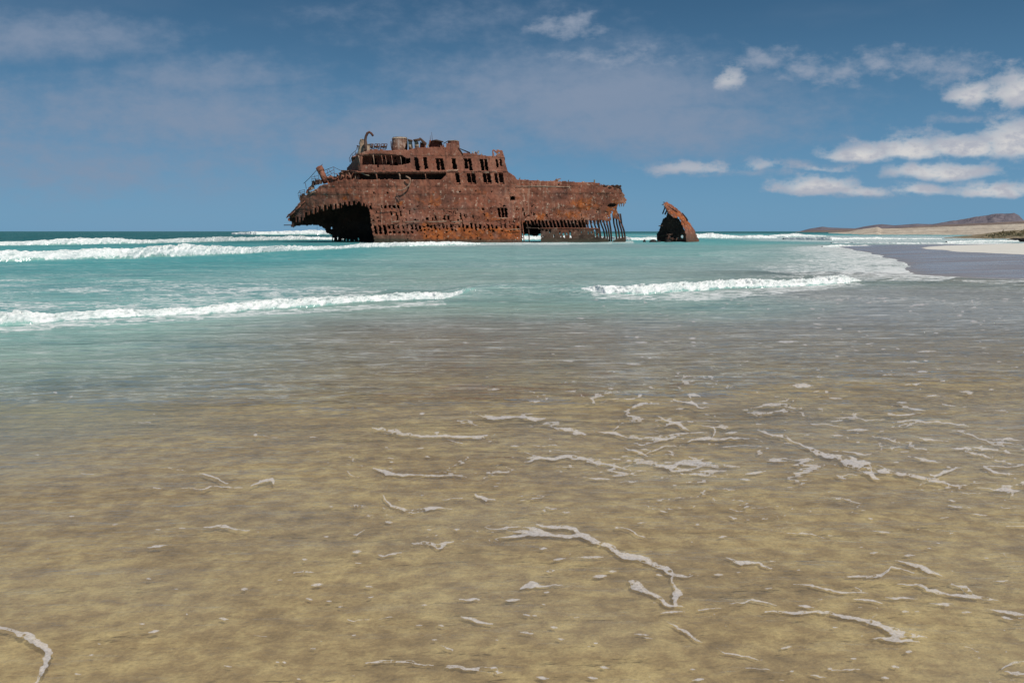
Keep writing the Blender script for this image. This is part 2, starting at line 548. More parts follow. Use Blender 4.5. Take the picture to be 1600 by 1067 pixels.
HILL = earth('hazed_hill_rock', (0.12, 0.11, 0.13), (0.16, 0.14, 0.16), (0.21, 0.18, 0.19), 0.012)  # haze of distance painted into the mauve-grey rock colour
HILL2 = earth('brown_hill', (0.13, 0.10, 0.09), (0.2, 0.15, 0.125), (0.28, 0.21, 0.17), 0.02)
DUNE = earth('dune_sand', (0.36, 0.29, 0.225), (0.50, 0.42, 0.33), (0.60, 0.52, 0.42), 0.05)
SCRUBG = earth('scrub_ground', (0.13, 0.10, 0.06), (0.24, 0.19, 0.12), (0.36, 0.29, 0.2), 0.3)
ROCK = earth('black_rock', (0.012, 0.012, 0.013), (0.03, 0.028, 0.028), (0.06, 0.055, 0.05), 0.8)
LEAF = earth('scrub_leaf', (0.10, 0.085, 0.045), (0.16, 0.135, 0.075), (0.24, 0.20, 0.12), 1.0)

# ------------------------------------------------------------------ sand and sea
SPIT = [(16.9, 31.6), (18.2, 29.6), (21.5, 28.3), (27, 27.2), (60, 26.0), (120, 25), (260, 40), (260, 100), (110, 101), (60, 99), (40, 97), (36.5, 88), (30, 67), (24.3, 50), (20.3, 40)]
DRYP = [(31.5, 46), (32.6, 53), (33.0, 60), (34.6, 67), (38.0, 76), (45, 83), (60, 87), (250, 90), (250, 44), (60, 40), (38, 42)]


def spit_sd(x, y, SPIT=SPIT):
    d = np.full(x.shape, 1e9)
    n = len(SPIT)
    for i in range(n):
        ax, ay = SPIT[i]; bx, by = SPIT[(i + 1) % n]
        t_ = np.clip(((x - ax) * (bx - ax) + (y - ay) * (by - ay)) / ((bx - ax) ** 2 + (by - ay) ** 2), 0, 1)
        d = np.minimum(d, np.hypot(x - ax - t_ * (bx - ax), y - ay - t_ * (by - ay)))
    return np.where(inpoly(x, y, SPIT), d, -d)


def sand_z(x, y):
    s = spit_sd(x, y) + (fbm(x * .25, y * .25, 5, 3) - .5) * 1.1
    depth = 0.02 + 0.045 * sst(y, 5, 9) + 0.28 * sst(y, 9, 24) + 0.8 * sst(y, 24, 60) + 1.6 * sst(y, 60, 200) + 0.2 * sst(-x, 0, 10)
    near = 1 - np.exp(-np.maximum(-s, 0) / 14.0)
    z = np.where(s > 0, 0.03 + 0.33 * (1 - np.exp(-s / 9.0)), 0.03 * np.exp(-np.maximum(-s, 0) / 2) - depth * near)
    z = z + (fbm(x * 1.3, y * 1.9, 11, 4) - .5) * (0.012 + 0.03 * sst(y, 6, 12)) * sst(-s, 0, 3)
    return z, s


RIDGE = [(-30, 8.4), (-9, 8.0), (-4.5, 7.7), (-1.2, 7.85), (0.5, 7.9), (2.2, 8.1), (4.2, 8.9), (9, 10), (30, 12)]
SWELL = [(-3.0, 22.6), (-1, 23.4), (1.0, 23.2), (3.0, 23.0)]


def sea_z(x, y):
    a = sst(y, 4, 30)
    z = (fbm(x * 0.9, y * 2.0, 21, 4) - .5) * (0.014 + 0.06 * a)
    z = z + (fbm(x * 3.1, y * 5.0, 25, 2) - .5) * 0.008 * (1 - sst(y, 10, 40))
    z = z + (fbm(x * 0.22, y * 0.5, 31, 3) - .5) * 0.16 * sst(y, 12, 60)
    z = z + (fbm(x * 0.05, y * 0.12, 33, 3) - .5) * 0.5 * sst(y, 130, 300)
    rx = [p[0] for p in RIDGE]; ry = [p[1] for p in RIDGE]
    yr = np.interp(x, rx, ry) + (fbm(x * 0.7, x * 0 + 3, 41, 3) - .5) * 0.9
    dyr = y - yr
    z = z + 0.055 * np.where(dyr < 0, np.exp(-(dyr / 0.3) ** 2), np.exp(-(dyr / 2.2) ** 2)) * sst(x, -14, -5) * (1 - sst(x, 5, 12))
    ys = np.interp(x, [p[0] for p in SWELL], [p[1] for p in SWELL])
    dys = y - ys - (fbm(x * .5, x * 0, 43, 2) - .5)
    z = z + 0.17 * np.where(dys < 0, np.exp(-(dys / 0.7) ** 2), np.exp(-(dys / 2.0) ** 2)) * sst(x, -2.4, -0.6) * (1 - sst(x, 1.6, 3.4))
    return z


def fan(rows, ncol, kx, k0):
    tt = np.linspace(-1, 1, ncol)
    Yg = np.repeat(np.asarray(rows)[:, None], ncol, 1)
    Xg = tt[None, :] * (np.maximum(Yg, 0) * kx + k0)
    return Xg, Yg


rows = np.concatenate([[-8, -5, -3, -1, 0, .8, 1.4], np.geomspace(1.8, 60, 470), np.geomspace(61, 12000, 130)])
X, Y = fan(rows, 680, 0.98, 3.6)
zs, ss = sand_z(X, Y)
Z = sea_z(X, Y)
lower = sst(ss, -1.0, 3.0) * sst(Y, 20, 28)        # the sheet dips under the spit so the shoreline is where they cross
Z = Z * (1 - 0.8 * sst(ss, -6, 0)) - 0.25 * lower
uu, vv = pix(X, Y, 0 * X)
dep = np.maximum(Z - zs, 0)
yrl = np.interp(X, [p[0] for p in RIDGE], [p[1] for p in RIDGE]) + (fbm(X * 0.7, X * 0 + 3, 41, 3) - .5) * 0.9
yrm = yrl + (fbm(X * 0.9, Y * 0.8, 47, 4) - .5) * 3.2
murk = 0.06 + 0.07 * sst(fbm(X * .8, Y * 1.1, 49, 4), .40, .7) + 0.13 * sst(Y - yrm, -1.2, 3.5) + 0.22 * sst(Y, 8, 12) + 0.36 * sst(Y, 12, 17) + 0.3 * sst(Y, 18, 30)
murk = murk + 0.4 * sst(-X - 0.2 * Y, 0.0, 4.0) * sst(Y, 4, 10)
murk = murk * (1 - 0.75 * sst(ss, -16, -1) * (Y < 34)) * (1 - 0.5 * sst(ss, -5, 0))
murk = np.clip(murk, 0.03, 0.97)
deep = 0.02 + 0.30 * sst(Y, 10, 26) + 0.25 * sst(Y, 24, 60) + 0.25 * sst(Y, 60, 220) + 0.25 * sst(Y, 330, 900)
deep = deep + 0.26 * sst(-X - 0.1 * Y, 0, 9) * sst(Y, 5, 14) - 0.12 * np.exp(-((X - 1) / 14) ** 2) * sst(Y, 20, 30) * (1 - sst(Y, 70, 110))
deep = deep * (1 - 0.5 * sst(ss, -18, -2))
silt_sheen = sst(ss, -16, -2) * sst(Y, 18, 40) * 0.5 + 0.95 * (1 - sst(Y, 13, 19)) * sst(X + 0.25 * Y, -3.5, 2)
silt_sheen = np.clip(silt_sheen + 0.95 * (1 - sst(Y, 21, 28)) * sst(X, 4, 9) + 0.9 * (1 - sst(Y, 4, 8)), 0, 1)
silt_sheen = np.clip(silt_sheen + 0.55 * np.exp(-((Y - 96) / 16) ** 2) * sst(X, -26, -8) * (1 - sst(X, 12, 30)), 0, 1)
lag = sst(X, 34, 60) * sst(Y, 92, 104) * (1 - sst(Y, 240, 400))
silt_sheen = np.clip(silt_sheen + 0.55 * lag, 0, 1)
silt_sheen = np.clip(silt_sheen + 0.28 * np.exp(-((X - 2) / 13) ** 2) * sst(Y, 16, 24) * (1 - sst(Y, 60, 100)), 0, 1)
foam = np.zeros_like(X)
lay = inpoly(uu, vv, [(-400, 440), (200, 436), (480, 446), (620, 452), (520, 470), (300, 482), (100, 488), (-400, 505)])
foam = np.maximum(foam, 0.42 * lay * fbm(X * .4, Y * .6, 51, 3) * 1.5)
swash = inpoly(uu, vv, [(1080, 396), (1200, 387), (1300, 383), (1345, 389), (1420, 408), (1500, 431), (1470, 441), (1330, 438), (1200, 425)])
foam = np.maximum(foam, swash * (0.18 + 0.5 * sst(ss, -8, -0.6)) * (0.45 + 1.1 * fbm(X * .35, Y * .35, 53, 3)))
edge = np.exp(-((ss + 0.5) / 0.45) ** 2) * (Y < 130)
foam = np.maximum(foam, 0.85 * edge * (0.5 + 0.7 * fbm(X * .8, Y * .8, 57, 3)))
foam = np.maximum(foam, 0.16 * sst(fbm(X * .12, Y * .3, 59, 3), .5, .7) * sst(Y, 12, 20) * (1 - sst(Y, 90, 200)))
foam = np.maximum(foam, 0.38 * sst(ss, -14, -2) * sst(Y, 10, 18) * (1 - sst(Y, 30, 34)) * sst(fbm(X * .3, Y * .8, 61, 3), .42, .66))
under_near = inpoly(uu, vv, [(-300, 512), (0, 508), (300, 491), (690, 470), (700, 476), (300, 500), (0, 520), (-300, 526)]) | inpoly(uu, vv, [(925, 457), (1100, 455), (1340, 441), (1350, 446), (1100, 470), (930, 466)])
foam = np.maximum(foam, 0.38 * under_near)
wake = inpoly(uu, vv, [(560, 379), (990, 377), (990, 381), (740, 384), (560, 384)])
foam = np.maximum(foam, 0.6 * wake * fbm(X * .15, Y * .15, 63, 3) * 1.4)
foam = np.maximum(foam, 0.6 * lag * fbm(X * .03, Y * .12, 65, 4) * 1.3)
far = sst(Y, 10, 60)
sea = mesh_from('sea', np.stack([X, Y, Z], -1).reshape(-1, 3), grid_quads(*X.shape), SEA, None, (0, 0, 0),
                dict(murk=murk, deep=np.clip(deep, 0, 1), foam=foam, far=far, silt_sheen=silt_sheen, chop=sst(Y - 0.4 * (yrm - 8), 5.0, 13)), True)
tag(sea, 'clear shallows turning to turquoise sea out to the horizon', kind='structure')

rows2 = np.concatenate([[-8, -5, -3, -1, .5], np.geomspace(1.5, 140, 330), np.geomspace(143, 12000, 60)])
X2, Y2 = fan(rows2, 420, 1.0, 4.0)
z2, s2 = sand_z(X2, Y2)
dn_ = (fbm(X2 * .08, Y2 * .1, 71, 4) - .5) * 5
dry = sst(spit_sd(X2, Y2, DRYP) + dn_ * .55, -1.2, 1.6)
z2 = z2 + 0.22 * sst(X2 - 0.55 * Y2, 0, 12) * sst(Y2, 44, 60) * (1 - sst(Y2, 84, 96))
sand = mesh_from('sand', np.stack([X2, Y2, z2], -1).reshape(-1, 3), grid_quads(*X2.shape), SAND, None, (0, 0, 0),
                 dict(dry=dry, wet=0.55 * sst(s2, -22, -4) + 0.45 * sst(s2, -2.5, 0.5)), True)
tag(sand, 'golden seabed sand rising into a wet grey spit and pale dry beach', kind='structure')


# ------------------------------------------------------------------ far land
def ridge(name, prof, Yc, Yf, Yb, mat, label, rough=0.12, seed=1, nu=260, nr=36, power=1.0):
    us = np.linspace(prof[0][0], prof[-1][0], nu)
    vt = np.interp(us, [p[0] for p in prof], [p[1] for p in prof])
    top = P(us, vt, Yc)[:, 2]
    fr_ = np.linspace(0, 1, nr)
    V = []
    for k, f_ in enumerate(fr_):
        if f_ <= 0.7:
            q = f_ / 0.7; y = Yf + (Yc - Yf) * q; hh = q ** power
        else:
            q = (f_ - 0.7) / 0.3; y = Yc + (Yb - Yc) * q; hh = 1 - q * q
        x = (us - CU) / F * y
        n = fbm(us * 0.09, x * 0 + k * 0.2, seed, 5, .6)
        z = top * hh * (1 + rough * (n - .5) * 2 * (1 if f_ < .64 else 0.3)) - 3.0 * (1 - hh)
        V.append(np.stack([x, np.full_like(x, y), z], -1))
    V = np.array(V)
    o = mesh_from(name, V.reshape(-1, 3), grid_quads(nr, nu), mat, None, (0, 0, 0), None, False)
    return tag(o, label, kind='structure')


ridge('mountain', [(1440, 360), (1462, 348), (1480, 345), (1495, 342.5), (1512, 339.5), (1525, 337.5), (1540, 334.5), (1555, 332.8), (1566, 333.2), (1575, 332.4), (1583, 337), (1591, 344.5), (1620, 350), (1680, 361)], 5200, 4300, 6400, HILL, 'flat-topped grey mountain far behind the dunes', 0.16, 3)
ridge('low_hills', [(1244, 362), (1251, 360), (1260, 357.5), (1270, 356), (1280, 354), (1290, 355.5), (1302, 356), (1330, 357), (1347, 353.5), (1360, 351.5), (1372, 350.3), (1392, 352), (1425, 349.6), (1450, 350.2), (1466, 347.5), (1500, 349), (1600, 352), (1800, 356)], 3600, 2800, 4400, HILL, 'low grey headland ridge along the far shore', 0.1, 9)
ridge('brown_plain', [(1238, 362.5), (1262, 360.5), (1330, 358.5), (1400, 355.5), (1470, 351), (1540, 348), (1600, 345), (1750, 341), (1900, 340)], 1800, 1300, 2500, HILL2, 'brown plain rising between dunes and mountain', 0.1, 13)
ridge('sand_dunes', [(1290, 364), (1320, 362.5), (1338, 358.5), (1352, 356.5), (1366, 354.5), (1372, 357.5), (1450, 355.0), (1530, 352), (1600, 349), (1720, 345), (1900, 342)], 700, 260, 1100, DUNE, 'pale sand dunes along the far shore', 0.14, 17, power=0.8)
ridge('scrub_bank', [(1470, 371.5), (1510, 368), (1540, 364), (1565, 361), (1585, 359.8), (1620, 358), (1750, 354), (1900, 352)], 210, 150, 300, SCRUBG, 'low scrubby bank at the right end of the shore', 0.3, 23, power=0.7)

rng = np.random.default_rng(5)
bush = MB()
for k in range(130):
    u = rng.uniform(1538, 1760)
    top = np.interp(u, [1470, 1510, 1540, 1565, 1585, 1620, 1750], [371.5, 368, 364, 361, 359.8, 358, 354])
    q = rng.uniform(0.25, 1.0)
    y = 150 + 60 * q
    x = (u - CU) / F * y
    zt = P(u, top, 210)[2] * q ** 0.7 - 0.25
    s_ = rng.uniform(0.25, 0.6)
    for j in range(26):
        a = rng.uniform(0, 6.28); r_ = s_ * math.sqrt(rng.uniform(0, 1)) * 1.6
        c0 = np.array([x + r_ * math.cos(a), y + r_ * math.sin(a), zt + rng.uniform(0, s_ * 1.2) * (1.2 - r_ / (1.6 * s_))])
        d1 = rng.normal(size=3) * s_ * .28; d2 = rng.normal(size=3) * s_ * .28
        bush.add([c0 - d1, c0 + d2, c0 + d1], [], [(0, 1, 2)])
tag(bush.build('scrub', LEAF), 'dry green scrub dotting the bank at far right', 'scrub', kind='stuff')


def lump(name, u, v, w, h, dpt, mat, label, cat, seed, group=None, n=26):
    g = G(u, v)
    V = []; Q = []
    nr = n // 2
    for i in range(nr):
        ph = -0.35 + (math.pi / 2 + 0.35) * i / (nr - 1)
        for k in range(n):
            th = 2 * math.pi * k / n
            r_ = 0.55 + 0.9 * float(fbm(np.array(math.cos(th) * 1.7 + 5), np.array(math.sin(th) * 1.7 + ph * 1.5), seed, 3))
            V.append((w * r_ * math.cos(ph) * math.cos(th), dpt * r_ * math.cos(ph) * math.sin(th), h * (0.6 + 0.7 * r_ * .5) * math.sin(ph)))
    for i in range(nr - 1):
        for k in range(n):
            Q.append((i * n + k, i * n + (k + 1) % n, (i + 1) * n + (k + 1) % n, (i + 1) * n + k))
    o = mesh_from(name, np.array(V) + g, Q, mat, None, tuple(g))
    return tag(o, label, cat, group)


lump('shore_rock', 1588, 377, 1.5, 0.55, 1.0, ROCK, 'black jagged rock at the water edge at far right', 'rock', 77)
lump('shore_rock', 1612, 378, 2.2, 0.7, 1.2, ROCK, 'black rock cut by the right edge of the picture', 'rock', 79)


# ------------------------------------------------------------------ breakers
def breaker(pts, label, seed, foamy=None, nt=34, rough=0.3, ds=None, back=3.2):
    us_ = np.array([p[0] for p in pts], float)
    vf = np.array([p[1] for p in pts], float)
    vt = np.array([p[2] for p in pts], float)
    g0 = G(us_, vf)
    L = np.concatenate([[0], np.cumsum(np.linalg.norm(np.diff(g0[:, :2], axis=0), axis=1))])
    step = ds or max(0.02, g0[:, 1].mean() / F * 1.1)
    ns = int(min(900, max(60, L[-1] / step)))
    s = np.linspace(0, L[-1], ns)
    gx = np.interp(s, L, g0[:, 0]); gy = np.interp(s, L, g0[:, 1])
    hh = np.interp(s, L, (vf - vt) * g0[:, 1] / F)
    hm = hh.max()
    hh = hh * (0.5 + 0.5 * fbm(s / (hm * 3.0), s * 0, seed, 4) + 0.55 * fbm(s / (hm * 14.0), s * 0, seed + 60, 2))
    fm = np.interp(s, L, foamy) if foamy is not None else np.ones(ns)
    gy = gy + (fbm(s / (hm * 4), s * 0 + 9, seed + 3, 4) - .5) * hm * 2.2 + (fbm(s / (hm * 16), s * 0 + 5, seed + 4, 2) - .5) * hm * 3.5
    tt = np.linspace(0, 1, nt)
    prof_y = np.where(tt < 0.6, tt / 0.6 * 1.3, 1.3 + (tt - 0.6) / 0.4 * back)
    q = np.clip(tt / 0.6, 0, 1)
    prof_z = np.where(tt < 0.6, np.sin(q * math.pi / 2) ** 0.8, np.cos((tt - 0.6) / 0.4 * math.pi / 2) ** 1.6)
    S, T = np.meshgrid(s, tt, indexing='ij')
    Hh = hh[:, None]
    n1_ = fbm(S / (hm * 0.55), T * 6, seed + 11, 4, 0.6) - .5
    n2_ = fbm(S / (hm * 0.16), T * 16, seed + 17, 3, 0.6) - .5
    kn = 1.25 if hm < 0.35 else 1.0
    n1_ = n1_ * kn; n2_ = n2_ * kn * kn
    env = np.sin(np.clip(T / 0.85, 0, 1) * math.pi) ** 0.6 * fm[:, None]
    Yv = gy[:, None] + Hh * prof_y[None] - Hh * env * (n1_ * 0.9 + n2_ * 0.15)
    Zv = Hh * prof_z[None] * (1 + env * (n1_ * rough * 1.7 + n2_ * rough * 0.6)) - 0.06 * Hh - 0.03
    Xv = gx[:, None] + Hh * env * n2_ * 0.2
    fa = fm[:, None] * np.clip(1.15 - sst(T, 0.6, 0.9) * 1.0, 0, 1) * np.clip(0.3 + T * 3.2, 0, 1) * (0.72 + 0.5 * fbm(S / (hm * 2.5), T * 3, seed + 71, 3))
    base = (float(gx.mean()), float(gy.mean()), 0)
    o = mesh_from('breaking_wave', np.stack([Xv, Yv, Zv], -1).reshape(-1, 3), grid_quads(ns, nt), WFOAM, None, base, dict(foam=fa), True)
    return tag(o, label, 'wave', 'breaking waves')


breaker([(-260, 530, 508), (-120, 520, 500), (0, 510, 491), (100, 503, 489), (200, 497, 485), (300, 491, 479), (400, 486, 471), (500, 479, 464), (600, 471, 457), (680, 469, 453), (705, 465, 455), (730, 458, 449), (765, 452, 448)],
        'nearest white breaker, running in from the left edge', 101, [1, 1, 1, 1, 1, 1, 1, 1, 1, 1, .8, .45, .1])
breaker([(880, 455, 452.5), (900, 455.5, 449.5), (925, 456.8, 445.5), (945, 458.5, 444), (1006, 459, 442), (1100, 454, 437), (1200, 449, 434), (1270, 445, 431), (1312, 442, 429), (1338, 440, 434), (1352, 439, 438)],
        'short white breaker right of centre, in front of the wet spit', 131, [.2, .5, .9, 1, 1, 1, 1, 1, 1, 1, .8])
breaker([(-250, 412, 398), (0, 408, 394), (100, 406, 391), (200, 404, 386), (269, 401, 384), (312, 399.5, 386), (390, 396, 386), (440, 393, 384.5), (500, 390.5, 384), (560, 387.5, 381.5), (640, 384.5, 379), (700, 383.5, 378), (750, 382.5, 379.5)],
        'long white breaker reaching from the left edge to the foot of the wreck', 151)
breaker([(-250, 387, 380), (0, 384, 378), (72, 383, 374.5), (153, 382, 371), (219, 381, 374.5), (309, 379, 372), (380, 377, 371), (430, 375.8, 369.5), (480, 374.8, 369), (540, 374.6, 370)],
        'white breaker behind the long one, ending under the stern', 171)
breaker([(360, 366.5, 364), (400, 367, 361.5), (450, 367, 361), (520, 367, 361.5), (600, 367, 362), (680, 367, 363)],
        'farthest white breaker on the horizon left of the wreck', 191)
breaker([(770, 374.8, 368.5), (820, 374.8, 368), (870, 374.8, 368), (930, 374.8, 369), (985, 375.5, 369.5), (1010, 375.5, 369), (1045, 375.3, 370)],
        'white surf between the wreck and the broken bow', 211)
breaker([(1075, 372.5, 366), (1098, 372.5, 364), (1115, 372.5, 363.5), (1135, 372.4, 366.5), (1160, 372.3, 369), (1185, 372.3, 367.3), (1215, 372.2, 370)],
        'white breaker just right of the broken bow', 231)
breaker([(1205, 370, 367.5), (1225, 370, 365.5), (1245, 370, 364.5), (1262, 370, 367), (1290, 370, 368.3)],
        'small white breaker below the headland tip', 251)
breaker([(1225, 374.5, 371.5), (1260, 375, 371.5), (1300, 375.5, 371.5), (1340, 374, 371), (1380, 373, 371)],
        'thin white wave below the headland', 261)
breaker([(1330, 374, 372.5), (1370, 374, 371.8), (1420, 374, 371.6), (1470, 374, 372.4)],
        'thin white wave below the dunes', 271)
breaker([(1300, 380, 378), (1400, 381, 378.5), (1500, 381.5, 379.3), (1580, 381, 379.5)],
        'thin white wave washing the far side of the spit', 281)
breaker([(1480, 379, 377), (1540, 378, 375.5), (1600, 377.5, 375.5), (1680, 377.5, 375.5)],
        'thin white wave in front of the black rocks', 291)
breaker([(1285, 386, 384), (1312, 385.5, 382.8), (1355, 385.5, 383.2), (1390, 385, 384)],
        'small white wave at the tip of the spit', 301)

# ------------------------------------------------------------------ the wreck
Y0 = 121.0
SHIP = G(715, 378.6)
SHIP = np.array([SHIP[0], Y0 + 7, 0.0])
ship = empty('shipwreck', SHIP, 'huge rusted broken cargo ship wreck aground in the surf', 'shipwreck')


def near_off(u, v):
    """how far the near side of the hull lies behind its widest plane"""
    l = np.clip((585 - u) / 137.0, 0, 1.1)
    r_ = np.clip((u - 800) / 178.0, 0, 1.1)
    low = np.clip((v - 300) / 78.0, 0, 1)
    return 6.8 * l ** 2 + 3.0 * r_ ** 2 + low * (1.2 * l + 2.4 * r_ ** 1.5)


def far_off(u, v):
    l = np.clip((585 - u) / 137.0, 0, 1.1)
    r_ = np.clip((u - 800) / 178.0, 0, 1.1)
    return 14 - 6.6 * l ** 2 - 3.0 * r_ ** 2


def sheet(name, box, mask, off, mat, parent=ship, base=SHIP, thick=0.12, step=1.0, dent=0.12, attrs=None, y0=Y0, seed=1, label=None):
    u0, u1, v0, v1 = box
    us = np.arange(u0, u1 + step * .5, step); vs_ = np.arange(v0, v1 + step * .5, step)
    U, V = np.meshgrid(us, vs_)
    Uc = U[:-1, :-1] + step / 2; Vc = V[:-1, :-1] + step / 2
    K = mask(Uc, Vc)
    nr, nc = U.shape
    jit = lambda s_: (vn(U * 0.9 / step, V * 0.9 / step, s_) - .5) * 0.45 * step
    Yv = y0 + off(U, V) + (fbm(U * .09, V * .09, seed, 4) - .5) * 2 * dent + (vn(U / 3.2, V * .05, seed + 5) - .5) * dent * .7
    Fv = P(U + jit(seed + 50), V + jit(seed + 51), Yv)
    Bv = Fv + np.array([0, thick, 0])
    idx = np.arange(nr * nc).reshape(nr, nc); N = nr * nc
    a = idx[:-1, :-1]; b = idx[:-1, 1:]; c_ = idx[1:, 1:]; d_ = idx[1:, :-1]
    Q = [np.stack([a, d_, c_, b], -1)[K], np.stack([a, b, c_, d_], -1)[K] + N]
    Kp = np.pad(K, 1)
    for (dr, dc, e0, e1) in ((-1, 0, a, b), (0, 1, b, c_), (1, 0, c_, d_), (0, -1, d_, a)):
        nb = Kp[1 + dr:1 + dr + K.shape[0], 1 + dc:1 + dc + K.shape[1]]
        m = K & ~nb
        Q.append(np.stack([e0, e1, e1 + N, e0 + N], -1)[m])
    Q = np.concatenate(Q)
    allv = np.concatenate([Fv.reshape(-1, 3), Bv.reshape(-1, 3)])
    used, inv = np.unique(Q.ravel(), return_inverse=True)
    at = None
    if attrs:
        at = {}
        for k, f_ in attrs.items():
            val = np.broadcast_to(f_(U, V), U.shape).ravel()
            at[k] = np.concatenate([val, val])[used]
    o = mesh_from(name, allv[used], inv.reshape(-1, 4), mat, parent, base, at)
    if label: o['label'] = label
    return o


def wob(U, V, amp, sc, seed):
    return U + (fbm(U * sc, V * sc, seed, 3) - .5) * 2 * amp, V + (fbm(U * sc, V * sc, seed + 7, 3) - .5) * 2 * amp


def slit(U, V, uc, vc, w, h, lean=0.17, rnd=0.0, seed=0):
    x = U - (uc + lean * (V - vc))
    m = (np.abs(x) < w / 2) & (np.abs(V - vc) < h / 2)
    return m


# holes in the lower hull: frame-spaced gaps rusted through between the ribs, leaning with the ship
rh = random.Random(11)
HOLES = []
for x, y, w, h in [(579, 325, 3, 5), (596, 323.5, 2, 4), (602, 323.5, 4.2, 5), (609, 323.5, 3, 5), (616, 323, 4.2, 5), (622.5, 323.5, 3.4, 5), (631, 325.5, 2, 2),
                   (588, 332, 1.6, 3), (611, 333, 2.6, 6), (620, 338, 2.6, 13), (626, 333.5, 2.2, 8), (640, 332.5, 1.8, 6), (583, 344.5, 3.6, 4), (634.5, 344, 2.5, 3),
                   (649, 344, 3, 3), (653.5, 344.5, 2.6, 2), (661, 344, 1.4, 1.4), (667.5, 342.5, 3.6, 4.4), (675.5, 342.5, 2.6, 4), (680.5, 341, 3, 6), (694, 340, 3, 7), (700.5, 340.5, 2.8, 5.5),
                   (720, 338, 2.6, 10), (726, 337.5, 2, 6), (739, 339, 2, 6), (755, 327.5, 2.8, 4), (756.5, 336, 1.6, 4), (766.5, 325.7, 2, 1.4), (718.5, 300, 2.4, 2.4), (743.5, 299.6, 2.4, 2.4), (768, 299.5, 2.4, 2.4),
                   (584, 301.5, 2.3, 2.4), (605.5, 301.3, 2.6, 2.6), (787.5, 321.8, 1.8, 1.5), (800.5, 310, 7.5, 6), (808, 327, 1.6, 5), (817, 327.5, 2, 4), (819, 335, 1.8, 5), (830, 331, 1.6, 6), (834.5, 334, 1.6, 5),
                   (677, 329.5, 1.4, 1.6), (693.5, 329.5, 1.6, 4), (700, 331, 2, 1.2), (712, 333, 1.3, 3)]:
    HOLES.append((x, y, w, h))
for i, x in enumerate([780, 785.3, 790.8]):
    HOLES.append((x, 332.5, 4.0, 15))
for x in (586.5, 594, 601.5):
    HOLES.append((x, 359.5, 4.6, 14))
for x in [609, 616, 623.5, 630.5, 637.5, 644.5]:
    HOLES.append((x - 1 + rh.uniform(-.5, .5), 355 + rh.uniform(-.6, .6), rh.uniform(2.4, 4), rh.uniform(5, 8)))
    HOLES.append((x + rh.uniform(-.5, .5), 363.3 + rh.uniform(-.6, .6), 4.3, 3.6))
x = 650.0
while x < 812:
    h = rh.uniform(4, 9.5) if rh.random() > .18 else 2.5
    yc = 354.5 + rh.uniform(-1.6, 1.4) + (1.2 if x > 770 else 0)
    HOLES.append((x, yc, rh.uniform(2.2, 3.9), h))
    if rh.random() < .45:
        HOLES.append((x + 1.3, yc + 5 + rh.uniform(0, 1.5), rh.uniform(2, 3.4), rh.uniform(2, 3.5)))
    if rh.random() < .3:
        HOLES.append((x - 1, yc - 8 + rh.uniform(-2, 1), rh.uniform(1, 2), rh.uniform(2, 4)))
    x += rh.uniform(5.6, 7.2)

HULL = [(446, 340), (455, 331), (463, 323), (469, 314), (476, 306), (483, 301.5), (492, 298), (500, 291), (512, 287), (530, 282.5), (548, 281), (697, 281), (697, 268), (793, 268), (801, 274), (809, 280.5), (840, 282.3),
        (870, 283.2), (929, 285.5), (953, 290.8), (969, 296.5), (973.5, 302), (978.5, 312), (977.5, 318), (966, 318.5), (963, 325), (964.5, 331), (969, 343), (975, 358), (966, 343), (957, 341), (953, 345.5), (935, 344), (916, 344), (880, 344.5), (847, 344.5), (832, 345),
        (822, 344), (815.5, 350), (816.2, 379.6), (585, 379.6), (580, 352), (576.5, 328), (571.6, 318.5), (557, 314), (537.5, 316.5), (520, 320), (502, 321.5), (476.5, 333), (470.5, 339.5)]
WINDOWS = [(651.5, 256.5, 6.2, 20), (664.8, 255, 6.0, 18.5), (684.3, 257, 5.6, 18.5), (690.8, 257, 5.6, 18), (709.8, 256.5, 6.2, 17), (728.3, 256, 5.4, 16), (734.8, 257.5, 5.2, 18), (753.3, 257.7, 5.6, 17.5),
           (759.6, 257.7, 5.0, 17.5), (776.8, 256, 3.6, 13.5), (782.5, 254, 3.6, 11), (715.2, 279.5, 6.2, 18.5), (733, 279.7, 5.9, 16.5), (740.1, 279.7, 6.2, 16.5), (757.6, 279.5, 5.6, 17), (764.2, 279.5, 6.0, 17), (775.4, 279, 4.6, 17), (783.2, 279, 7.0, 18)]


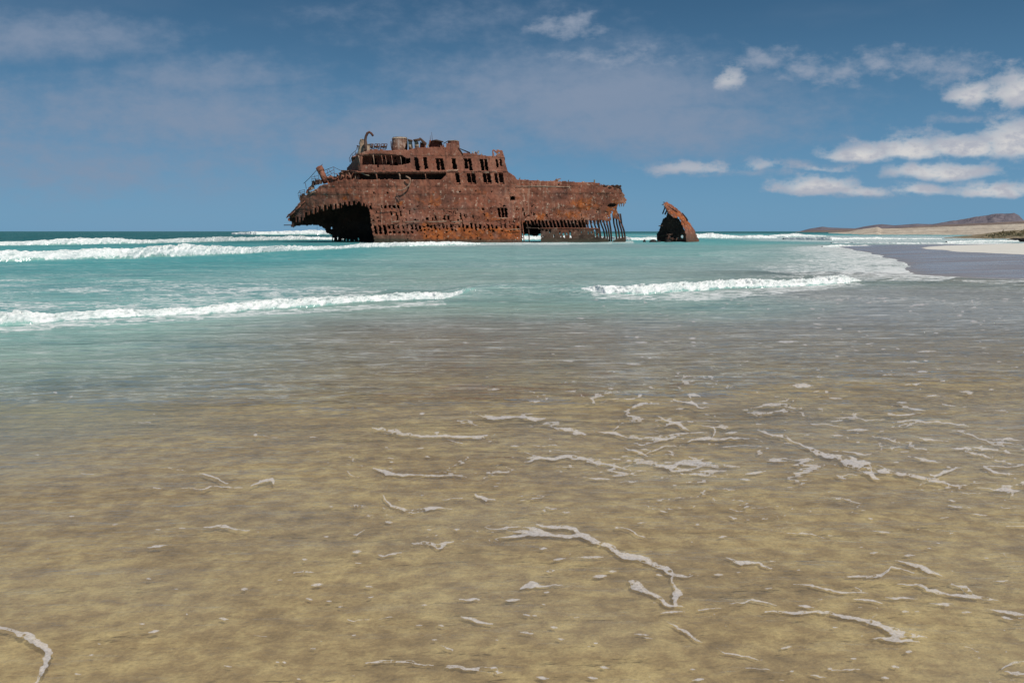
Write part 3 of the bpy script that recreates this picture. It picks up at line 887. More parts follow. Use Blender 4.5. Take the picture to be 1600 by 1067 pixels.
def hull_mask(U, V):
    A, B = wob(U, V, 1.5, 0.25, 3)
    k = inpoly(A, B, HULL)
    k |= inpoly(U, V, [(545, 281.5), (697, 281), (697, 268.5), (792, 268.5), (799, 284), (799, 376), (587, 376), (580, 340), (575, 312), (545, 306)])
    # torn strips hanging along the counter
    ph = ((U * 0.97 + 3 * vn(U * .08, V * 0, 4)) % 7.3) / 7.3
    low = np.interp(U, [446, 470, 477, 502, 538, 557, 572, 574], [340, 341, 334, 323, 318, 315, 318, 318])
    hang = low + 1 + 7.5 * vn(np.floor(U * .97 / 7.3) * 3.1, V * 0 + 1, 8)
    k |= (U > 462) & (U < 572) & (ph < 0.55) & (V > low - 3) & (V < hang)
    # fringe of the deck edge at the break
    k |= (U > 962) & (U < 978) & (((U * 0.75) % 2.6) < 1.3) & (V > 312) & (V < 318 + 6 * vn(U * .7, V * 0, 5))
    # plating tongues between the forward ribs
    ph2 = ((U - 0.14 * (V - 345)) % 5.7) / 5.7
    k |= (U > 822) & (U < 953) & (ph2 < 0.33) & (V > 340) & (V < 346 + 6.5 * vn(np.floor(U / 5.7) * 2.3, V * 0, 9))
    for (x, y, w, h) in HOLES:
        m = (np.abs(U - x) < 9) & (np.abs(V - y) < 12)
        if m.any():
            uu_ = U[m] + (vn(U[m] * .5, V[m] * .5, int(x)) - .5) * 1.8
            vv_ = V[m] + (vn(U[m] * .5, V[m] * .5, int(x) + 3) - .5) * 1.8
            k[m] &= ~slit(uu_, vv_, x, y, w, h, 0.15)
    for (x, y, w, h) in WINDOWS:
        if y > 268:
            k &= ~slit(U, V, x, y, w, h, 0.15)
    # rust pinholes
    pin = fbm(U * .35, V * .35, 77, 2) > 0.80
    k &= ~(pin & (V > 318))
    k &= ~(((U - 955.7) / 1.5) ** 2 + ((V - 337) / 4.2) ** 2 < 1)
    k &= ~(((U - 956) / 7) ** 2 + ((V - 321 + 0.1 * (U - 956)) / 3.0) ** 2 < 1)
    k &= ~(((U - 873) / 2.4) ** 2 + ((V - 288.5) / 1.2) ** 2 < 1)
    for (a, b, r1, r2) in ((945, 291.5, 3.5, 1.5), (953, 294, 3, 1.6), (961, 296, 2.5, 1.2), (938, 289.4, 1.6, 1)):
        k &= ~(((U - a) / r1) ** 2 + ((V - b) / r2) ** 2 < 1)
    return k


def blob(U, V, uc, vc, ru, rv):
    return np.clip(1.25 - np.hypot((U - uc) / ru, (V - vc) / rv), 0, 1)


def a_orange(U, V):
    o = 0.9 * sst(V, 349, 360) * sst(U, 640, 668) * (1 - sst(U, 808, 818)) * (1 - sst(V, 374, 377))
    for b_ in ((908, 320, 26, 17, 1.0), (955, 331, 15, 15, 1.0), (893, 335, 40, 14, .75), (845, 338, 16, 10, .7), (930, 325, 30, 20, .55), (625, 318, 9, 6, .8), (539, 310, 7, 5, .8), (560, 308, 26, 8, .5), (660, 352, 26, 8, .7), (970, 348, 8, 18, .8)):
        o = np.maximum(o, b_[4] * blob(U, V, *b_[:4]))
    o = np.maximum(o, 0.55 * sst(fbm(U * .035, V * .06, 97, 4), .54, .72) * sst(V, 288, 300))
    return o * (0.6 + 0.7 * fbm(U * .12, V * .12, 91, 3))


def a_pale(U, V):
    p_ = 0.85 * blob(U, V, 578, 300, 16, 14)
    p_ = np.maximum(p_, 0.9 * blob(U, V, 812, 312, 22, 40))
    p_ = np.maximum(p_, 0.35 * sst(U, 800, 830))
    p_ = np.maximum(p_, 0.5 * blob(U, V, 560, 290, 90, 7))
    p_ = np.maximum(p_, 0.4 * blob(U, V, 610, 335, 45, 25))
    p_ = np.maximum(p_, 0.5 * blob(U, V, 940, 298, 50, 12))
    return p_


def a_algae(U, V):
    return sst(V, 371.5, 376.5) * (1 - 0.3 * vn(U * .2, V * .6, 6)) + 0.75 * (sst(V, 366, 369) * (1 - sst(U, 625, 655)))


def hull_off(U, V):
    o = near_off(U, V)
    # overlapping strakes make small steps, and the wall has sprung seams
    for vb in (303.5, 326.5, 347.0, 291.5):
        o = o + 0.045 * sst(V + 0.004 * (U - 700), vb - 0.6, vb + 0.6)
    return o


sheet('hull_plating', (440, 982, 262, 382), hull_mask, hull_off, RUST, attrs=dict(orange=a_orange, pale=a_pale, algae=a_algae), dent=0.16, seed=2, label='rust-red side plating full of holes')


# far side, seen from inside through the gaps
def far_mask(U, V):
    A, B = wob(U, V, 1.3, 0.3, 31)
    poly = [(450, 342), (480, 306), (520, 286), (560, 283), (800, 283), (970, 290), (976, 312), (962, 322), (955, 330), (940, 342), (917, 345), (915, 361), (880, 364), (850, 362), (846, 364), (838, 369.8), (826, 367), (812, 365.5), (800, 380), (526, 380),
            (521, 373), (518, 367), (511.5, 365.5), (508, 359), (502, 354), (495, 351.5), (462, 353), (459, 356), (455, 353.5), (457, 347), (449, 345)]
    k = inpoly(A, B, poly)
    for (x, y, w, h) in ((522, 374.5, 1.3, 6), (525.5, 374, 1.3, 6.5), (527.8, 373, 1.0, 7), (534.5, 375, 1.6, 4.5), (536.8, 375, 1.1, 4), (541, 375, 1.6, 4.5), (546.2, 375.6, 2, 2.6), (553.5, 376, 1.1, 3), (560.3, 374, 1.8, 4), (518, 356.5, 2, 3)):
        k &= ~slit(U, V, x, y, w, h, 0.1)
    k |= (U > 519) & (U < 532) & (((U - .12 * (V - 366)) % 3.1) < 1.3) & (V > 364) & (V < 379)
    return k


sheet('hull_plating', (444, 980, 280, 382), far_mask, far_off, SHADE_IRON, dent=0.1, seed=8, label='far side seen from within, coloured dark for shade')

# transverse bulkheads close the broken ends of the hold
def bulkhead(u, v0, v1, mat, d0=1.0, d1=13.5, parent=ship, name='bulkhead', lean=0.0):
    m = MB()
    n = 14
    for i in range(n):
        a = d0 + (d1 - d0) * i / n; b = d0 + (d1 - d0) * (i + 1) / n
        j0 = 0.12 * (i % 2); j1 = 0.12 * ((i + 1) % 2)
        fa = [P(u, v0, Y0 + a), P(u, v0, Y0 + b), P(u + lean, v1, Y0 + b), P(u + lean, v1, Y0 + a)]
        fb = [p + np.array([0.14, 0, 0]) for p in fa]
        m.hexa(fa, fb)
    return m.build(name, mat, parent, SHIP)


bulkhead(578.5, 316, 379.5, SHADE_IRON, lean=6.5, d0=0.9)
bulkhead(812, 286, 379, SHADE_IRON, d1=6.5)
bulkhead(700, 286, 379, SHADE_IRON)
bulkhead(760, 286, 379, SHADE_IRON)
bulkhead(640, 286, 379, SHADE_IRON)
bulkhead(916, 289, 345, SHADE_IRON, d0=2.6, d1=11.5)


# decks
def deck(name, pts, v, thick, mat, near=None, far=None, dn=0.25, df=0.25):
    m = MB()
    for i in range(len(pts) - 1):
        u0, u1 = pts[i], pts[i + 1]
        v0 = np.interp(u0, v[0], v[1]); v1 = np.interp(u1, v[0], v[1])
        def col_(u, vv_, dy):
            p = P(u, vv_, Y0)
            return np.array([p[0] * (Y0 + dy) / Y0, Y0 + dy, p[2]])
        n0 = (near(u0) if near else float(near_off(u0, 290))) + dn; n1_ = (near(u1) if near else float(near_off(u1, 290))) + dn
        f0 = (far(u0) if far else float(far_off(u0, 290))) - df; f1 = (far(u1) if far else float(far_off(u1, 290))) - df
        a = [col_(u0, v0, n0), col_(u1, v1, n1_), col_(u1, v1, f1), col_(u0, v0, f0)]
        b = [p - np.array([0, 0, thick]) for p in a]
        m.hexa(a, b)
    return m.build(name, mat, ship, SHIP)


us_d = list(np.linspace(452, 974, 60))
deck('deck', us_d, ([450, 480, 512, 548, 800, 870, 930, 974], [338, 308, 293, 285.5, 285.5, 288, 291, 300]), 0.25, RUST)
deck('deck', list(np.linspace(540, 792, 20)), ([540, 792], [267.2, 267.2]), 0.3, RUST_HOUSE, near=lambda u: 0.0 + (max(0, 562 - u) / 22) ** 2 * 5)
deck('deck', list(np.linspace(590, 815, 20)), ([440, 820], [333, 336]), 0.2, SHADE_IRON, dn=1.2)

# ------------------------------------------------------------------ deckhouse
HOUSE = [(641, 268.6), (641, 240), (640, 234.5), (650, 231.2), (697, 230), (697.5, 224), (717, 223), (718, 232), (722, 238.5), (740, 240.5), (752, 243.2), (770, 244.5), (776, 244), (786.5, 243), (790, 256), (793.5, 268.6)]


def house_mask(U, V):
    A, B = wob(U, V, 0.7, 0.3, 61)
    k = inpoly(A, B, HOUSE)
    for (x, y, w, h) in WINDOWS:
        if y < 268:
            m = (np.abs(U - x) < 9) & (np.abs(V - y) < 13)
            k[m] &= ~slit(U[m] + (vn(U[m] * .4, V[m] * .4, int(x)) - .5) * 1.1, V[m] + (vn(U[m] * .4, V[m] * .4, 5) - .5) * 1.2, x, y, w, h, 0.15)
    return k


def house_off(U, V):
    return 0.0 * U + 0.09 * (V < 267) * 0 - 0.07 * sst(V, 265.0, 266.2) + 0.05 * sst(V, 243, 244)


house = sheet('deckhouse_wall', (636, 800, 220, 270), house_mask, house_off, RUST_HOUSE, dent=0.08, seed=12, attrs=dict(pale=lambda U, V: 0.6 * blob(U, V, 800, 280, 14, 14) + 0.35 * sst(V, 264, 268)), label='reddish wall pierced by paired tall windows')
sheet('deckhouse_wall', (640, 794, 236, 270), lambda U, V: inpoly(U, V, [(641, 270), (641, 240), (722, 240), (786, 246), (794, 270)]), lambda U, V: 13.2 + 0 * U, SHADE_IRON, seed=14, dent=0.05, step=2.0)
# inner corridor wall behind the windows, coloured for shade, keeps the rooms dark
sheet('inner_wall', (641, 790, 244, 290), lambda U, V: (U > 641) & (V > 245), lambda U, V: 3.6 + 0 * U, SHADE_IRON, seed=16, dent=0.05, step=2.0)
deck('roof', list(np.linspace(641, 789, 14)), ([641, 697, 722, 770, 789], [233.5, 233.5, 240.8, 246, 246]), 0.2, RUST_HOUSE, near=lambda u: 0.15, far=lambda u: 13.2, dn=0, df=0)
# forward face of the deckhouse
m = MB()
for i in range(10):
    a = 0.1 + 13 * i / 10; b = 0.1 + 13 * (i + 1) / 10
    fa = [P(786.3, 243.5, Y0 + a), P(786.3, 243.5, Y0 + b), P(793.3, 268, Y0 + b), P(793.3, 268, Y0 + a)]
    m.hexa(fa, [p + np.array([-.12, 0, 0]) for p in fa])
m.build('deckhouse_front', RUST_HOUSE, ship, SHIP)

# gallery parapet and rounded after end (turns away to the left)
def par_off(U, V):
    return 5.5 * np.clip((566 - U) / 22.0, 0, 1.2) ** 2 * 1.0


def par_mask(U, V):
    A, B = wob(U, V, 0.8, 0.35, 67)
    k = inpoly(A, B, [(542.5, 262), (551, 252.5), (556, 246.5), (561, 243.2), (566, 243), (566, 257.5), (600, 258), (616, 259), (628, 258), (636, 256.5), (642, 254), (642, 268.5), (543, 268.5)])
    k &= ~((U > 589) & (U < 592.5) & (V < 262.5) & (V > 254))
    return k


sheet('gallery_parapet', (540, 643, 238, 270), par_mask, par_off, RUST_HOUSE, seed=18, dent=0.07, attrs=dict(pale=lambda U, V: 0.5 * blob(U, V, 568, 261, 14, 8)))
sheet('gallery_fascia', (556, 643, 230, 248), lambda U, V: inpoly(*wob(U, V, 0.9, 0.35, 69), [(557, 242.8), (566, 238), (578, 234.2), (612, 235.2), (641, 234), (642, 246), (636, 249), (628, 243), (612, 241.8), (584, 240.4), (560, 243.4)]), lambda U, V: 5.5 * np.clip((566 - U) / 22.0, 0, 1.2) ** 2 * .9, RUST_HOUSE, seed=20, dent=0.06)
deck('roof', list(np.linspace(549, 641, 14)), ([548, 580, 641], [242.3, 240.5, 240.2]), 0.18, RUST_HOUSE, near=lambda u: 0.15 + 5.5 * max(0, (566 - u) / 22) ** 2, far=lambda u: 13 - 5 * max(0, (566 - u) / 22) ** 2, dn=0, df=0)
# wall of the gallery set back, with broken doorways
def gal_mask(U, V):
    k = (U > 556) & (U < 642) & (V > 241)
    for (x, y, w, h) in ((606.5, 257, 5, 8), (619, 257.5, 5, 7), (585, 254, 7, 14), (600.5, 246, 3.5, 5), (611, 246, 3, 5), (617, 246.5, 3, 5), (630, 252, 6, 18), (638, 252, 5, 20)):
        k &= ~slit(*wob(U, V, .7, .4, 71), x, y, w, h, 0.12)
    return k


sheet('gallery_wall', (556, 642, 240, 270), gal_mask, lambda U, V: 3.0 + 0 * U, RUST_HOUSE, seed=22, dent=0.06)
sheet('inner_wall', (556, 642, 240, 290), lambda U, V: U > 500, lambda U, V: 6.5 + 0 * U, SHADE_IRON, seed=24, dent=0.05, step=2.0)
sheet('gallery_wall', (533, 698, 266, 290), lambda U, V: U > 0, lambda U, V: 2.8 + 0 * U, SHADE_IRON, seed=26, dent=0.05)
# bar above the open deck slot: deck edge girder
sheet('deck_girder', (541, 698, 266, 271), lambda U, V: inpoly(*wob(U, V, .5, .4, 73), [(542, 267.4), (698, 267.2), (698, 269.3), (600, 269.4), (560, 269.8), (542, 269.2)]), lambda U, V: -0.05 + 5.2 * np.clip((560 - U) / 22.0, 0, 1.2) ** 2, RUST_HOUSE, seed=28, dent=0.02)
sheet('deckhouse_wall', (640, 699, 266, 284), lambda U, V: inpoly(U, V, [(683, 282), (690, 281), (696.5, 274.5), (697.5, 268.5), (699, 268.5), (699, 283)]), lambda U, V: 0.02 + 0 * U, RUST_HOUSE, seed=30, dent=0.02)


def px_tube(pts, r, mat, name, parent=ship, dy=0.0, n=7, base=SHIP, smooth=True):
    m = MB()
    m.tube([P(p[0], p[1], Y0 + (p[2] if len(p) > 2 else dy)) for p in pts], [q * 0.0973 for q in r] if hasattr(r, '__len__') else r * 0.0973, n)
    return m.build(name, mat, parent, base, smooth)


for (x, a, b, r, mt) in ((588.3, 269, 282, 1.3, RUST), (624.5, 269, 282.5, 1.4, WORN), (664.8, 268.5, 282, .8, RUST), (561.5, 243, 258, .7, WORN), (584, 242, 259, .9, WORN), (597, 242, 256, .8, RUST), (612.5, 242, 260, .9, RUST), (626.5, 243, 258, .6, WORN), (603, 242, 258, .7, RUST)):
    px_tube([(x - 1.2, a), (x + .2, (a + b) / 2), (x + 1, b)], r * .8, mt, 'stanchion', dy=0.15)

# bent pipe hanging on the side
px_tube([(634, 275.5), (640, 279), (641.5, 284), (639, 290), (633, 295), (627.5, 297.5), (621, 297)], [1.0, 1.5, 1.2, 1.2, 1.0, 1.1, .7], WORN, 'bent_pipe', dy=-0.55)
px_tube([(619.5, 303), (622, 308.5), (626, 313.5)], [.5, .9, .5], SHADE_IRON, 'bent_pipe', dy=-0.3)

# forward ribs, each a frame of its own; near and far rows stand where the plating has gone
def rib(pts, r, dn, mat=RIB):
    m = MB()
    pp = []
    N = 9
    xs = np.array(pts, float)
    q = np.linspace(0, len(pts) - 1, N)
    ux = np.interp(q, np.arange(len(pts)), xs[:, 0]); vx = np.interp(q, np.arange(len(pts)), xs[:, 1])
    for a, b in zip(ux, vx):
        y = Y0 + float(near_off(a, b)) + dn
        pp.append(P(a, b, y))
    # rectangular section
    wx, wy = r * 0.0973, 0.28
    V = []; Q = []
    for i, p in enumerate(pp):
        for sx, sy in ((-1, 0), (1, 0), (1, 1), (-1, 1)):
            V.append(p + np.array([sx * wx * (1 - .25 * abs(i / (N - 1) - .4)), sy * wy, 0]))
    for i in range(N - 1):
        for k in range(4):
            Q.append((i * 4 + k, i * 4 + (k + 1) % 4, (i + 1) * 4 + (k + 1) % 4, (i + 1) * 4 + k))
    Q += [(0, 3, 2, 1), ((N - 1) * 4, (N - 1) * 4 + 1, (N - 1) * 4 + 2, (N - 1) * 4 + 3)]
    m.add(V, Q)
    return m.build('rib', mat, ship, SHIP)


x = 822.0
while x < 914:
    if not (826 < x < 842):
        rib([(x, 340), (x + 1.2, 350), (x + 4.2, 360), (x + 5.0, 377.5)], 0.95, 0.25)
    else:
        rib([(x, 340), (x + 1.0, 347), (x + 2.5, 351 + 4 * random.random())], 0.8, 0.25)
    x += 5.7
for (a, b) in ((916.5, 922), (922, 929), (927.5, 934.5), (932.8, 939), (938, 945.5), (943, 949.2), (948, 952.5), (952.5, 955.5), (958.5, 963.5), (963, 968), (967, 973), (970, 977)):
    top = 341 if a < 957 else 334
    e = b - a
    rib([(a - .6, top), (a + .2 * e, 350), (a + .72 * e, 360), (a + e * .97, 370), (b, 377.6)], 1.25, 0.25)
rib([(815.5, 344), (816.3, 352), (818, 365), (819, 378.5)], 0.8, -0.1, RUST)
# the far row behind the gap at the break
for a in (921, 927.5, 934):
    rib([(a, 341), (a + 2, 350), (a + 3.4, 357)], .7, 9.0)


# low strip of plating under the ribs
def low_mask(U, V):
    A, B = wob(U, V, 1.0, 0.35, 81)
    k = inpoly(A, B, [(844.5, 356.6), (933, 356.8), (936, 359), (938, 370), (950, 373.5), (951, 379), (845, 379.5)])
    k |= inpoly(A, B, [(960, 375.5), (966, 373), (976, 371), (978, 377), (976, 379.5), (955, 379.5)])
    k |= inpoly(A, B, [(822, 355.5), (845, 356.4), (845, 357.6), (822, 356.6)])
    for (x, y, w, h) in ((848, 359.5, 3.5, 3.5), (854, 360, 3.5, 4), (859.5, 361, 2.4, 5), (866, 369.5, 1.7, 5.5), (875, 363, 2.4, 5), (881, 367.5, 2.4, 8), (885.5, 365.2, 2.8, 2.4), (890.7, 366.5, 2.8, 10.5), (849, 370, 1.6, 2), (876.5, 369.5, 1.2, 2), (919.5, 364, 1.2, 4), (924, 363.5, 1.2, 4),
                         (929.7, 365.5, 2.6, 13), (934.5, 368.5, 2.4, 8), (940.5, 370, 2.4, 5), (896, 360.5, 1.2, 4), (903, 361, 1.1, 3), (909, 363, 1.2, 3)):
        k &= ~slit(A, B, x, y, w, h, 0.08)
    return k


sheet('hull_plating', (820, 981, 354, 381), low_mask, lambda U, V: near_off(U, V) + 0.1, LOWP, seed=36, dent=0.06, attrs=dict(algae=lambda U, V: sst(V, 371, 376)), label='weedy low strip of plating under the ribs')
deckm = MB()
px_tube([(844.5, 356.8, float(near_off(844, 357))), (890, 356.9, float(near_off(890, 357))), (936, 357.3, float(near_off(936, 357)))], .7, RUST, 'stringer', dy=0)


# deck edge: bulwark rail at the forward top, light stringer lines on the hull
px_tube([(806, 291.3, -.05), (840, 291.2, .1), (875, 291.8, .45), (890, 292, .7)], .45, CREAM, 'rubbing_strake')
px_tube([(587, 329, -.12), (600, 328, -.12), (621, 328, -.12)], .55, RUST, 'rubbing_strake')
for (a, b) in ((612, 624), (633, 656), (668, 698), (705, 722)):
    px_tube([(a, 347, -.12), ((a + b) / 2, 346.4, -.12), (b, 345.8, -.12)], .45, CREAM, 'rubbing_strake')
px_tube([(776, 341.3, -.1), (792, 340.8, -.1)], .5, CREAM, 'rubbing_strake')
px_tube([(778, 348, -.1), (792, 347, -.1)], .4, RUST, 'rubbing_strake')
px_tube([(790, 359, -.1), (812, 358.2, -.1)], .5, CREAM, 'rubbing_strake')
px_tube([(700, 266.5, -.2), (716, 266.2, -.2)], .5, CREAM, 'window_sill', house)
px_tube([(757, 269.5, -.2), (764, 269.5, -.2)], .5, CREAM, 'window_sill', house)


# ------------------------------------------------------------------ fittings on top
def px_box(name, quad, d0, d1, mat, slant=0.0, parent=ship):
    m = MB()
    a = [P(u, v, Y0 + d0) for u, v in quad]; b = [P(u + slant, v, Y0 + d1) for u, v in quad]
    m.hexa(a, b)
    return m.build(name, mat, parent, SHIP)


def px_drum(name, u, v0, v1, r, d, mat, r2=None, lean=0.0, n=20, rings=7, jag=0.0, parent=ship):
    m = MB(); V = []; Q = []
    for i in range(rings):
        q = i / (rings - 1)
        c_ = P(u + lean * (1 - q) * 1.0, v0 + (v1 - v0) * q, Y0 + d)
        rr = (r + ((r2 or r) - r) * q) * 0.0973
        for k in range(n):
            t_ = 2 * math.pi * k / n
            rj = rr * (1 + jag * (random.random() - .5))
            V.append(c_ + np.array([rj * math.cos(t_), rj * math.sin(t_), jag * (random.random() - .5) * (1 if i == 0 else .2)]))
    for i in range(rings - 1):
        for k in range(n):
            Q.append((i * n + k, (i + 1) * n + k, (i + 1) * n + (k + 1) % n, i * n + (k + 1) % n))
    V.append(P(u + lean, v0 - .6, Y0 + d))
    T = [(len(V) - 1, (k + 1) % n, k) for k in range(n)]
    m.add(V, Q, T)
    return m.build(name, mat, parent, SHIP, False)


# crumbling cream housing with the hooked ventilator pipe
def pile_mask(U, V):
    return inpoly(*wob(U, V, 1.6, .3, 83), [(560, 241.5), (559, 234), (561, 226), (563, 218.5), (568, 216.8), (573, 219), (576, 226), (578.5, 236), (579.5, 240.5)])


px_drum('winch_housing', 567.2, 218.5, 241, 5.2, 3.0, CREAM, 8.4, 0.5, 18, 9, .35)
px_drum('winch_housing', 574.5, 226, 241, 3.2, 1.6, CREAM, 5.0, 0, 12, 6, .4)
px_tube([(571.5, 240), (571, 228), (570.8, 220), (571.6, 214), (574, 208.5), (577, 206.8), (580, 208.6), (583, 212.8)], [2.3, 2.2, 2.1, 2.0, 2.0, 1.9, 1.6, 1.7], RIB, 'ventilator_pipe', dy=1.2, n=10)
px_tube([(557.5, 228), (561, 229)], .9, SHADE_IRON, 'winch_handle', dy=2)
# three skylight frames
for k, x in enumerate((576.8, 583.6, 593.8)):
    w = (4.5, 8.0, 9.0)[k]
    m = MB()
    def bar_(u0, v0, u1, v1, r):
        m.tube([P(u0, v0, Y0 + 2.2), P(u1, v1, Y0 + 2.2)], r * .0973, 5)
    sl = 2.2
    bar_(x + sl, 225.3, x + w + sl, 225.3, .55); bar_(x, 233.6, x + w, 233.6, .7); bar_(x + sl, 225.3, x, 233.6, .6); bar_(x + w + sl, 225.3, x + w, 233.6, .7)
    bar_(x + .7 + sl * .4, 229.8, x + w + sl * .4, 229.8, 1.7)
    bar_(x + w / 2 + sl, 225.3, x + w / 2 + sl * .5, 232, 1.1)
    m.build('skylight_frame', SHADE_IRON, ship, SHIP)
# tank with flaking white paint
tank = px_drum('tank', 624.3, 217, 236.5, 12.0, 3.2, TANKP, 12.4, 0.4, 28, 10, .05)
px_drum('tank_rim', 624.6, 215.0, 217.6, 10.8, 3.2, CREAM, 12.3, 0, 26, 3, .04, tank)
px_tube([(612.8, 236), (611.2, 228), (611, 221)], .7, SHADE_IRON, 'stanchion', dy=1.6)
vb1 = px_box('vent_box', [(637.8, 220.5), (643.5, 220), (645.5, 234), (638.8, 236)], 1.5, 4.0, CREAM)
vb2 = px_box('vent_box', [(647.4, 221), (653.6, 221.5), (655, 231.5), (648, 231.5)], 1.2, 3.6, CREAM)
px_box('vent_cap', [(637.2, 217.2), (644.6, 219), (645, 221.8), (637.4, 220.6)], 1.2, 4.4, SHADE_IRON, 0, vb1)
px_box('vent_cap', [(645.5, 218.2), (656.5, 216.2), (657, 220.5), (646.5, 221.8)], .9, 4.2, SHADE_IRON, 0, vb2)
px_box('collapsed_sheet', [(654.8, 215.2), (657.5, 215.6), (667, 224), (664, 232)], 1.4, 4.4, SHADE_IRON)
px_box('collapsed_sheet', [(656.5, 222), (662, 225), (663.5, 232), (656, 232)], 1.8, 4.4, RUST)
wh = px_drum('winch_housing', 682, 220.5, 231.5, 9.6, 3.5, RUST, 11.5, -1.5, 12, 4, .12)
px_box('vent_cap', [(674.5, 219.5), (682, 218.2), (693, 221), (692.5, 223), (676, 221.8)][:4], 1.4, 5.8, SHADE_IRON, 0, wh)
px_tube([(675.6, 220), (675, 214), (674.2, 206.6)], [.35, .3, .18], SHADE_IRON, 'mast', dy=3)
px_tube([(672.4, 221), (672.2, 216), (672.4, 212)], [.35, .3, .18], SHADE_IRON, 'mast', dy=3.2)
px_tube([(670.4, 230), (671, 224), (672.6, 218.8)], [.9, .9, .9], RUST, 'stanchion', dy=2.6)
px_tube([(693, 224.6), (700, 220.6)], .6, SHADE_IRON, 'strut', dy=.8)
cowl = px_drum('cowl', 708.6, 220.4, 232, 8.6, 1.2, RUST_HOUSE, 8.8, 0, 20, 6, .06)
px_tube([(700, 220.2), (708, 219.8), (717.2, 221)], .5, CREAM, 'cowl_rim', cowl, dy=.4)
px_box('collapsed_sheet', [(716.5, 231.2), (719.5, 233.5), (735, 238.2), (734, 240.6)], .3, 5.0, SHADE_IRON)
px_box('collapsed_sheet', [(716.2, 231), (717.5, 231.4), (724, 241), (722.8, 242.4)], -.1, .8, SHADE_IRON)
rr_ = random.Random(4)
for (x, y) in ((738, 239.5), (741.5, 238.8), (744, 240.2), (747.2, 238.6), (752, 242.4), (664, 229.6), (669, 229.2), (689, 229.3), (693, 229), (812, 279.6), (888, 283.4), (929, 284.6), (869, 281.6)):
    px_drum('scrap_iron', x, y - rr_.uniform(.3, 1.0), y + 1.6, rr_.uniform(.7, 1.6), .6 + float(near_off(x, 280)), CREAM if rr_.random() < .55 else RUST, None, 0, 7, 3, .7)
# forward window post left standing
sheet('deckhouse_wall', (766, 792, 230, 248), lambda U, V: (inpoly(*wob(U, V, .5, .4, 87), [(775.5, 246), (775.5, 234.2), (784.8, 235), (789, 247)]) & ~((((U - 780) / 1.3) ** 2 + ((V - 239) / 1.6) ** 2) < 1)) | inpoly(U, V, [(769, 246), (769.3, 234.6), (771.2, 234.6), (772, 246)]) | inpoly(U, V, [(769.3, 234), (772, 233.6), (777, 238.5), (776, 240.5), (771.5, 236)]), lambda U, V: 0.05 + 0 * U, RUST_HOUSE, seed=40, dent=.03, attrs=dict(pale=lambda U, V: .7 + 0 * U))
# scrap on the forward deck
px_tube([(866, 283.5, 1), (870, 281, 1), (876.5, 279, 1)], [.7, .8, .5], RUST, 'scrap_iron')
px_tube([(869, 283.5, 1.2), (872, 282, 1), (874.5, 281, 1)], [.9, .9, .4], CREAM, 'scrap_iron')
px_tube([(961, 292, 3), (967, 293.2, 3), (969.5, 297, 3)], [.5, .6, .9], SHADE_IRON, 'scrap_iron')


# stern: leaning ventilator, rails, ladders, deck litter
def so(u):
    return float(near_off(u, 290))


def srail(name, lines, r=.32, extra=1.0, mat=SHADE_IRON):
    m = MB()
    for l in lines:
        m.tube([P(p[0], p[1], Y0 + so(p[0]) + extra) for p in l], r * .0973, 5)
    return m.build(name, mat, ship, SHIP)


m = MB()
m.tube([P(498.4, 263.0, Y0 + so(500) + 2.5), P(503, 271, Y0 + so(503) + 2.5), P(509.5, 285, Y0 + so(508) + 2.5)], [.47, .47, .50], 14)
trunk = m.build('ventilator_trunk', RUST_HOUSE, ship, SHIP, True)
m = MB()
m.tube([P(498.6, 261.8, Y0 + so(500) + 2.5), P(502.2, 268.5, Y0 + so(503) + 2.5)], [.55, .56], 14)
m.build('ventilator_collar', RUST_HOUSE, trunk, SHIP, True)
srail('rail', [[(474.5, 287), (484, 278), (492, 269), (504, 256.8)], [(477, 286), (478.6, 295)]], .42, 1.2)
srail('rail', [[(487, 276), (487.4, 286)], [(487, 280), (497.5, 279)], [(487, 283), (497.5, 282.6)], [(491.5, 274), (493, 284)], [(497, 266), (498.4, 283)], [(488, 277.2), (497, 274.6)]], .3, 1.0)
srail('rail', [[(465.5, 303), (468, 298.5), (476, 296.6)], [(465.5, 303), (467.6, 311)], [(467, 301.5), (475.6, 300)], [(467, 305.5), (475.8, 303.5)], [(475.7, 296.6), (476, 305)], [(468, 298.5), (471.5, 308)]], .32, 1.5)
srail('rail', [[(508, 266), (521, 261), (534, 267.5)], [(508.5, 272), (521.5, 265.5)], [(509, 276), (521.7, 270)], [(513, 264), (518, 271)], [(521.4, 261), (523.4, 284)], [(511, 265), (513, 275)]], .36, 1.5)
srail('rail', [[(545.5, 248), (549, 241.5), (558, 233.5)], [(547, 253), (549.5, 246), (557.5, 238.5)], [(545.5, 247), (547, 254)], [(550, 240.4), (551, 248)], [(555, 236), (555.6, 243)]], .36, .9 + 2)
px_tube([(559, 228), (557.5, 233)], .6, SHADE_IRON, 'strut', dy=3.4)


def clut(name, u, v, r, h, mat, s=3):
    return px_drum(name, u, v - h, v + 1.5, r * .8, so(u) + 1.4, mat, r, 0, 9, 4, .6)


for (u, v, r, h, mt) in ((470.5, 312, 3.0, 4, SHADE_IRON), (474, 308.5, 3.4, 4, SHADE_IRON), (490, 288.5, 3.2, 4.5, SHADE_IRON), (495.5, 287, 3.8, 5, SHADE_IRON), (500.5, 286, 3, 4, SHADE_IRON), (484.5, 296, 3.4, 4, RUST), (480.5, 301, 2.8, 3, RUST), (488.5, 294, 3, 4, CREAM)):
    clut('deck_litter', u, v, r, h, mt)
px_tube([(480, 302.5, so(480) - .1), (488, 295, so(488) - .1)], .5, CREAM, 'plank')
px_tube([(482, 303, so(482) - .1), (494, 299.6, so(492) - .1)], .45, CREAM, 'plank')
